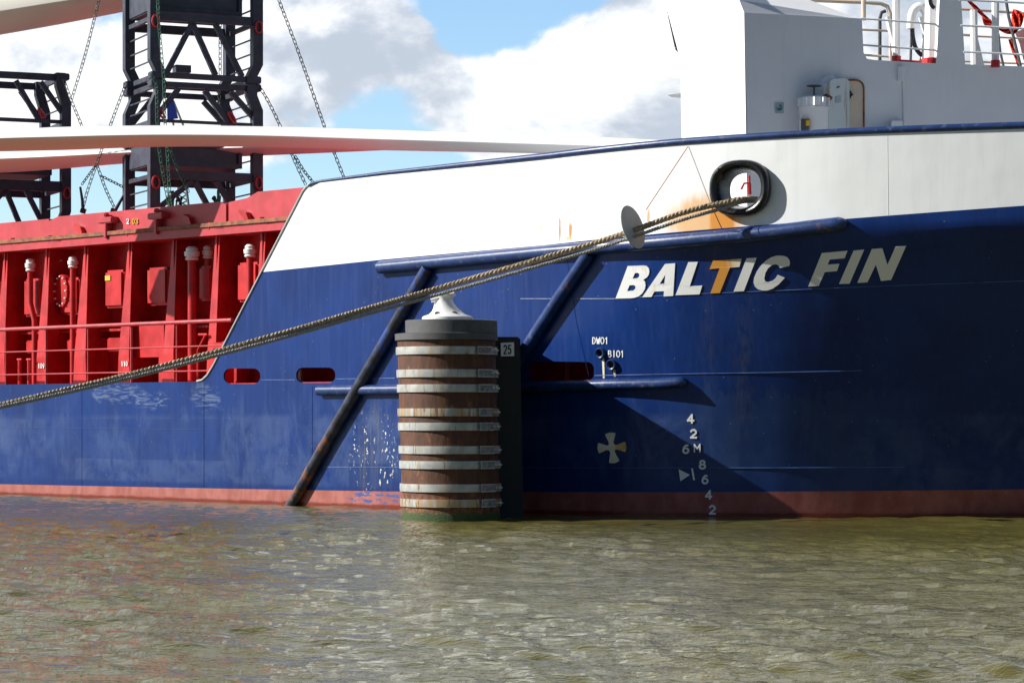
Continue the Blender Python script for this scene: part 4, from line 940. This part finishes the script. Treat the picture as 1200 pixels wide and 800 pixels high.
# ================================================================== CHAINS
def chain(pts, d, label, mat='chain', link=.108, wd=.029, r=.0065, dep=None):
    P3 = [at(x, y, dd) for (x, y), dd in zip(pts, dep or [d]*len(pts))]; P3 = smoothpts(P3, 8) if len(P3) > 2 else [P3[0].lerp(P3[1], i/12) - Vector((0, 0, .04*math.sin(math.pi*i/12))) for i in range(13)]
    Ls = [0]
    for i in range(1, len(P3)): Ls.append(Ls[-1]+(P3[i]-P3[i-1]).length)
    tot = Ls[-1]; step = link*.74; n = int(tot/step); mb = MB()
    def pt(s_):
        for i in range(1, len(P3)):
            if s_ <= Ls[i]: return P3[i-1].lerp(P3[i], (s_-Ls[i-1])/max(1e-6, Ls[i]-Ls[i-1]))
        return P3[-1]
    for k in range(n):
        c_ = pt((k+.5)*step); dv = (pt(min(tot, (k+1)*step))-pt(k*step)).normalized()
        sv = dv.cross(Vector((0, 1, 0))).normalized(); nv = dv.cross(sv).normalized()
        ang = R(35) if k % 2 else R(125); xv = sv*math.cos(ang)+nv*math.sin(ang)
        loop = []
        for j in range(10):
            a = 2*math.pi*j/10; ca, sa = math.cos(a), math.sin(a)
            loop.append(c_+xv*ca*wd*(1 if abs(sa) > .6 else 1) + dv*(sa*wd+(link/2-wd)*(1 if sa > 0.01 else -1 if sa < -.01 else 0)))
        mb.tube(loop, r, 5, closed=True)
    o = mb.build('lashing_chain', mat, None, smooth=True); tag(o, label, 'chain', 'lashing chains around the steel frames'); return o
chain([(119.5, -14), (101, 60), (83.5, 118)], 47.5, 'dark chain descending from the top edge to the corner of the left frame')
chain([(75, 94), (84, 119), (96, 148), (113, 192), (124, 222), (136, 247)], 46.8, 'dark chain running from the left frame top down right to the hatch, crossing another chain')
chain([(148, 97), (130, 145), (113, 193), (103, 222), (96, 248)], 46.0, 'dark chain running from the junction of the stacked frames down left to the hatch', dep=[45.6, 45.8, 46, 46, 46])
chain([(113, 193), (104, 205), (94, 219)], 46.1, 'short thin chain hanging left from the crossing of two chains to a turnbuckle rod', link=.07, wd=.022, r=.007)
chain([(118, 206), (132, 213), (148, 221)], 46.0, 'short thin chain reaching right from the crossing chains to the frame post', link=.07, wd=.022, r=.007)
chain([(303, 100), (316, 122), (331, 154), (345, 188), (359, 218)], 45.3, 'dark chain running from the frame junction down right behind the blade to the wing')
chain([(346, 183), (356, 200), (369, 216)], 45.5, 'short dark chain branching from the right hand lashing chain', link=.08, wd=.026, r=.007)
chain([(322, -12), (350, 62), (379, 145), (392, 180), (405, 213)], 45, 'longest dark chain running from the top edge down to the bulwark rail')
chain([(184.5, -12), (186, 26), (189, 60), (192, 95), (193, 135), (196, 178), (200, 246)], 44.3, 'green chain hanging down the front of both frames past the left post', 'gchain')
chain([(177, 88), (183, 100), (184, 140), (187, 178), (194, 220), (199, 247)], 44.15, 'green chain looped round the frame junction and hanging to the hatch', 'gchain')
chain([(197, 166), (205, 190), (214, 210), (221, 225)], 44.3, 'short green chain slanting right below the blade in front of the cradle', 'gchain')
chain([(258, 20), (258, 62), (258, 92)], 46.3, 'pale chain hanging between the braces of the upper frame', link=.12)
chain([(257, 104), (257, 125), (256, 146)], 46.3, 'pale chain hanging below the frame junction behind the braces', link=.12)
for pts, lb in (([(94, 219), (96.5, 235), (97.5, 250)], 'thin black turnbuckle rod standing on the hatch at the left of the crossing chains'), ([(149, 222), (141, 236), (133, 250)], 'thin black turnbuckle rod slanting from the frame post to the hatch')):
    mb = MB(); mb.tube([at(x, y, 46) for x, y in pts], [.02, .026, .035], 8); mb.tube([at(pts[2][0]-3, pts[2][1]-4, 46), at(pts[2][0]+3, pts[2][1]-2, 46)], .045, 8)
    tag(mb.build('turnbuckle', 'black', None, smooth=True), lb, 'turnbuckle', 'turnbuckles')
for k, (x, y) in enumerate([(203, 236), (210, 240), (254, 236)]):
    mb = MB(); P = [at(x+random.uniform(-5, 5), y+random.uniform(-14, 10), 45+random.uniform(-.1, .1)) for _ in range(9)]; mb.tube(smoothpts(P, 4), .022, 6)
    tag(mb.build('chain_hoist', 'gchain' if k != 1 else 'black', None, smooth=True), ['tangled green chain heap under the left braces of the lower frame', 'tangled black chain heap right beside the green one', 'tangled green chain bundle hanging under the right brace of the lower frame'][k], 'chain heap')
mb = MB(); mb.poly([[(195.5, 118), (203, 116), (209, 139), (196, 141)]], lambda x, y: at(x, y, 52), lambda x, y: at(x, y, 52.5)); mb.build('jib_cover', 'bluetarp', None)
tag(bpy.data.objects['jib_cover'], 'blue plastic cover seen behind the junction of the stacked frames', 'cover')
# distant lattice crane seen between the braces
cr = MB()
for (xa, ya, xb, yb) in [(205, 250, 211, 200), (222, 250, 216, 200), (199, 120, 211, 200), (203, 118, 216, 150)]: cr.bar(at(xa, ya, 120), at(xb, yb, 120), .09)
for k in range(7): y = 200+k*7; cr.bar(at(211-k*.8, y, 120), at(216+(k+1)*.8, y+7, 120), .06); cr.bar(at(216+k*.8, y, 120), at(211-(k+1)*.8, y+7, 120), .06)
for k in range(6): cr.bar(at(205-k, 258+k*38, 120), at(222+k, 258+k*38+38, 120), .08)
cr.bar(at(205, 250, 120), at(198, 486, 120), .12); cr.bar(at(222, 250, 120), at(229, 486, 120), .12)
tag(cr.build('lattice_crane', 'grey', None), 'pale distant lattice crane tower glimpsed between the frame braces', 'crane')

# ================================================================== MOORING PILE
SC = F/34.0
pile = empty('mooring_pile', ((527-600)/SC, 34.0, -.3), 'rust brown mooring pile bound with metal straps, white bollard on top', 'mooring pile')
PB = Vector(((529-600)/SC, 34.0, 0))
def pz(y): return CZ+(HY-y)/SC
LEAN = -.028
def pring(r_, z, n=56, dx=0, dy=0, squash=1, ph=0): return [Vector((PB.x+dx+LEAN*z+math.cos(2*math.pi*j/n+ph)*r_, PB.y+dy+math.sin(2*math.pi*j/n+ph)*r_*squash, z)) for j in range(n)]
mb = MB(); zs_ = [-3.2, -1, 0, .2, 1, 2, pz(398)]
mb.loft([pring(.61, z) for z in zs_]); core = mb.build('pile_shaft', 'clad', pile, smooth=True)
mb = MB(); mb.loft([pring(.615, pz(399.5)), pring(.64, pz(399)), pring(.64, pz(391.5)), pring(.60, pz(391))]); mb.build('collar', 'dkgrey', pile, smooth=True)
mb = MB(); mb.loft([pring(.572, pz(391), 64, .065), pring(.572, pz(376.2), 64, .065), pring(.560, pz(375.5), 64, .065)]); mb.build('head_block', 'dkgrey', pile, smooth=True)
zst = [411.5, 438, 455.2, 483, 499.5, 526.5, 543.8, 570.5, 588]
angB = R(-50)
for i, y in enumerate(zst):
    z = pz(y); h = .048; r_ = .632
    mb = MB(); mb.loft([pring(.60, z-h), pring(r_, z-h), pring(r_+.003, z), pring(r_, z+h), pring(.60, z+h)]); st_ = mb.build('strap', 'strap_rusty' if i in (3, 8) else 'strap', pile, smooth=True)
    # buckle box and bolt
    def bp(a, rr, zz): return Vector((PB.x+LEAN*z+math.cos(a)*rr, PB.y+math.sin(a)*rr, zz))
    mb = MB(); a0, a1 = R(-55), R(-33)
    mb.box8([bp(a0, .60, z-.052), bp(a1, .60, z-.052), bp(a1, .665, z-.052), bp(a0, .665, z-.052), bp(a0, .60, z+.052), bp(a1, .60, z+.052), bp(a1, .665, z+.052), bp(a0, .665, z+.052)])
    bu = mb.build('buckle', 'buckle', st_, bevel=.012)
    mb = MB(); q = [bp(a0+.02, .672, z-.042), bp(a1-.02, .672, z-.042), bp(a1-.02, .672, z+.042), bp(a0+.02, .672, z+.042)]; mb.tube(q, .010, 6, closed=True)
    mb.tube([bp(a1, .65, z), bp(a1, .65, z)+Vector((.10, .05, 0))], .012, 6); mb.tube([bp(a1, .65, z)+Vector((.05, .03, 0)), bp(a1, .65, z)+Vector((.07, .04, 0))], .026, 6); mb.build('bolt', 'strap', st_)
mb = MB(); q = bp(R(-128), .61, pz(426)); nq = Vector((math.cos(R(-128)), math.sin(R(-128)), 0)); tq = Vector((-nq.y, nq.x, 0))
mb.loft([[q+tq*math.cos(t_)*.022*k+Vector((0, 0, math.sin(t_)*.03*k))+nq*o for t_ in np.linspace(0, 6.283, 11)[:-1]] for k, o in ((1.4, 0), (1.3, .01), (.8, .012))]); bh = mb.build('bolt_hole_plate', 'cream_mark', pile)
mb = MB(); mb.loft([[q+tq*math.cos(t_)*.016+Vector((0, 0, math.sin(t_)*.02))+nq*o for t_ in np.linspace(0, 6.283, 11)[:-1]] for o in (.005, .0135)]); mb.build('bolt_hole', 'hole', bh)
# fender panel between pile and hull
fx0, fx1 = (566-600)/SC, (613.5-600)/SC
yb = hullY(fx1, 1.0)-.03
n0 = Vector((.13, 0, 0))
mb = MB(); zt = pz(393.5)
mb.box8([(fx0, 34.35, -3), (fx1+.05+.0, 34.42, -3), (fx1+.05, yb-.10, -3), (fx0, yb+.30, -3), (fx0-.07, 34.35, zt), (fx1-.04, 34.42, zt), (fx1-.04, yb-.02, zt), (fx0, yb+.30, zt)])
pn = mb.build('fender_panel', 'rubber', pile, bevel=.02)
sgn = lambda x, y: solve(x, y, lambda X, Z: 34.36+.16*(X-fx0)-.02)
mb = MB(); mb.poly([[(586.8, 401.6), (602.3, 401.0), (602.6, 417), (587, 417.4)]], lambda x, y: sgn(x, y)-Vector((0, .012, 0)), lambda x, y: sgn(x, y)+Vector((0, .06, 0))); sb = mb.build('number_sign', 'signwhite', pile)
mb = MB(); strokes(mb, '25', 590.3, 415, 3.7, 11, 1.35, lambda x, y: sgn(x, y)-Vector((0, .018, 0)), lambda x, y: sgn(x, y)-Vector((0, .008, 0)), gap=.35); mb.build('sign_digits', 'ink', sb)
# bollard: skewed horn
mb = MB(); prof = [(524.5, 30, 377.5), (524.5, 30, 372), (524.5, 28.5, 370.5), (524.3, 22, 368.5), (523.5, 17.5, 365), (522, 14, 360.5), (520.5, 11.5, 355.5), (520, 10, 351), (521, 11.0, 348), (522, 12.5, 346), (522, 12, 344.5), (522, 4, 344)]
def br_(cx, rr, y, n=30):
    z = pz(y); X = (cx-600)/SC; r_ = rr/SC; return [Vector((X+math.cos(2*math.pi*j/n)*r_, PB.y+math.sin(2*math.pi*j/n)*r_, z)) for j in range(n)]
mb.loft([br_(*p) for p in prof]); bo = mb.build('bollard', 'bollard', pile, smooth=True)
mb = MB()
for (px, py) in ((513, 367.5), (533, 367.3)):
    c_ = Vector(((px-600)/SC, PB.y-.17, pz(py))); mb.loft([[c_+Vector((math.cos(t_)*.036, dd, math.sin(t_)*.02)) for t_ in np.linspace(0, 6.283, 9)[:-1]] for dd in (-.03, .1)])
mb.build('bolt_recess', 'dkgrey', bo)
mb = MB(); mb.tube([Vector(((505-600)/SC, PB.y-.05, pz(352))), Vector(((520-600)/SC, PB.y-.05, pz(348))), Vector(((533-600)/SC, PB.y-.05, pz(344.5)))], [.03, .055, .035], 10); mb.build('bollard_horn', 'bollard', bo, smooth=True)

# ================================================================== ROPES
def rope(pts, deps, r, mat, label, pitch=.16, strands=3):
    base = smoothpts([at(x, y, d) for (x, y), d in zip(pts, deps)], 40)
    Ls = [0]
    for i in range(1, len(base)): Ls.append(Ls[-1]+(base[i]-base[i-1]).length)
    mb = MB(); tot = Ls[-1]; n = int(tot/.022)
    bx = np.interp(np.linspace(0, tot, n), Ls, [p.x for p in base]); by = np.interp(np.linspace(0, tot, n), Ls, [p.y for p in base]); bz = np.interp(np.linspace(0, tot, n), Ls, [p.z for p in base])
    C_ = [Vector(v) for v in zip(bx, by, bz)]
    for s_ in range(strands):
        P = []
        for i, p in enumerate(C_):
            d = (C_[min(i+1, n-1)]-C_[max(i-1, 0)]).normalized(); x = d.cross(Vector((0, 0, 1))).normalized(); y = x.cross(d)
            a = 2*math.pi*(i*.022/pitch + s_/strands); P.append(p + (x*math.cos(a)+y*math.sin(a))*r*.52)
        mb.tube(P, r*.56, 6)
    o = mb.build('mooring_rope', mat, None, smooth=True); tag(o, label, 'rope', 'mooring ropes leading from the bow pipe'); return o
pipe_in = HC - hn*.28
def P2(v): return (600+F*v.x/v.y, HY-F*(v.z-CZ)/v.y, v.y)
ex = HC + hn*.10
epx = P2(HC - hzv*.14 + hn*.02 + hxv*.02); ipx = P2(HC - hn*.5 + hxv*.05 - hzv*.09)
opx = P2(HC - hzv*.165 + hn*.17 - hxv*.12)
print('rope pts', epx, ipx, opx)
rp = [(-60, 488), (0, 475), (90, 454), (180, 432), (330, 391), (430, 362), (505, 340.5), (600, 313), (690, 287), (742, 270), (800, 249.5), (opx[0]-8, 238.5), (epx[0], 233.5), (ipx[0], 234)]
rd = [28.5, 29, 29.8, 30.6, 31.5, 32.4, 33.1, 33.15, 33.3, 33.35, 33.5, opx[2]-.05, epx[2]-.06, ipx[2]]
rope(rp, rd, .036, 'rope', 'thick brown twisted mooring rope sloping across the whole ship from the black bow pipe')
rp2 = [(-60, 490), (0, 477), (90, 457), (180, 435.5), (330, 396), (430, 368), (505, 347.5), (600, 320.5), (690, 294.5), (742, 277.5), (800, 257.5), (opx[0]-6, 244.5), (epx[0], 236.8), (ipx[0], 236)]
rope(rp2, [d-.06 for d in rd[:-3]]+rd[-3:], .023, 'rope2', 'thinner grey mooring rope running just below the brown rope', pitch=.11)
# rat guard disc
rc = at(741.5, 266, 33.35); ax = (at(800, 251.5, 33.5)-at(690, 290.5, 33.3)).normalized(); dn = Vector((.82, -.50, .26)).normalized()
da = dn.cross(Vector((0, 0, 1))).normalized(); db = da.cross(dn)
mb = MB(); mb.loft([[rc+da*math.cos(t_)*r_+db*math.sin(t_)*r_+dn*o for t_ in np.linspace(0, 2*math.pi, 37)[:-1]] for r_, o in ((.272, .006), (.275, .0), (.272, -.006), (.01, -.035))]); 
rg_ = empty('rat_guard', tuple(rc), 'round pale grey rat guard disc threaded on the mooring ropes', 'rat guard')
mb.build('disc', 'grey', rg_, smooth=True)
mb = MB(); q = rc+db*.0; mb.bar(rc-db*.06-dn*.05+da*.02, rc+db*.09-dn*.05, .03, .05); mb.build('clamp', 'rusty', rg_)
for pts, mt, lb in (([(806, 172, 33.75), (757, 246, 33.3)], 'twine', 'thin red twine from the bulwark rail down to the rat guard'),
                    ([(807, 172, 33.75), (833, 240, 33.45), (846, 268, 33.75)], 'gtwine', 'thin grey twine from the bulwark rail down past the bow pipe')):
    mb = MB(); mb.tube([at(*p) for p in pts], .006, 5); tag(mb.build('twine', mt, None), lb, 'twine')
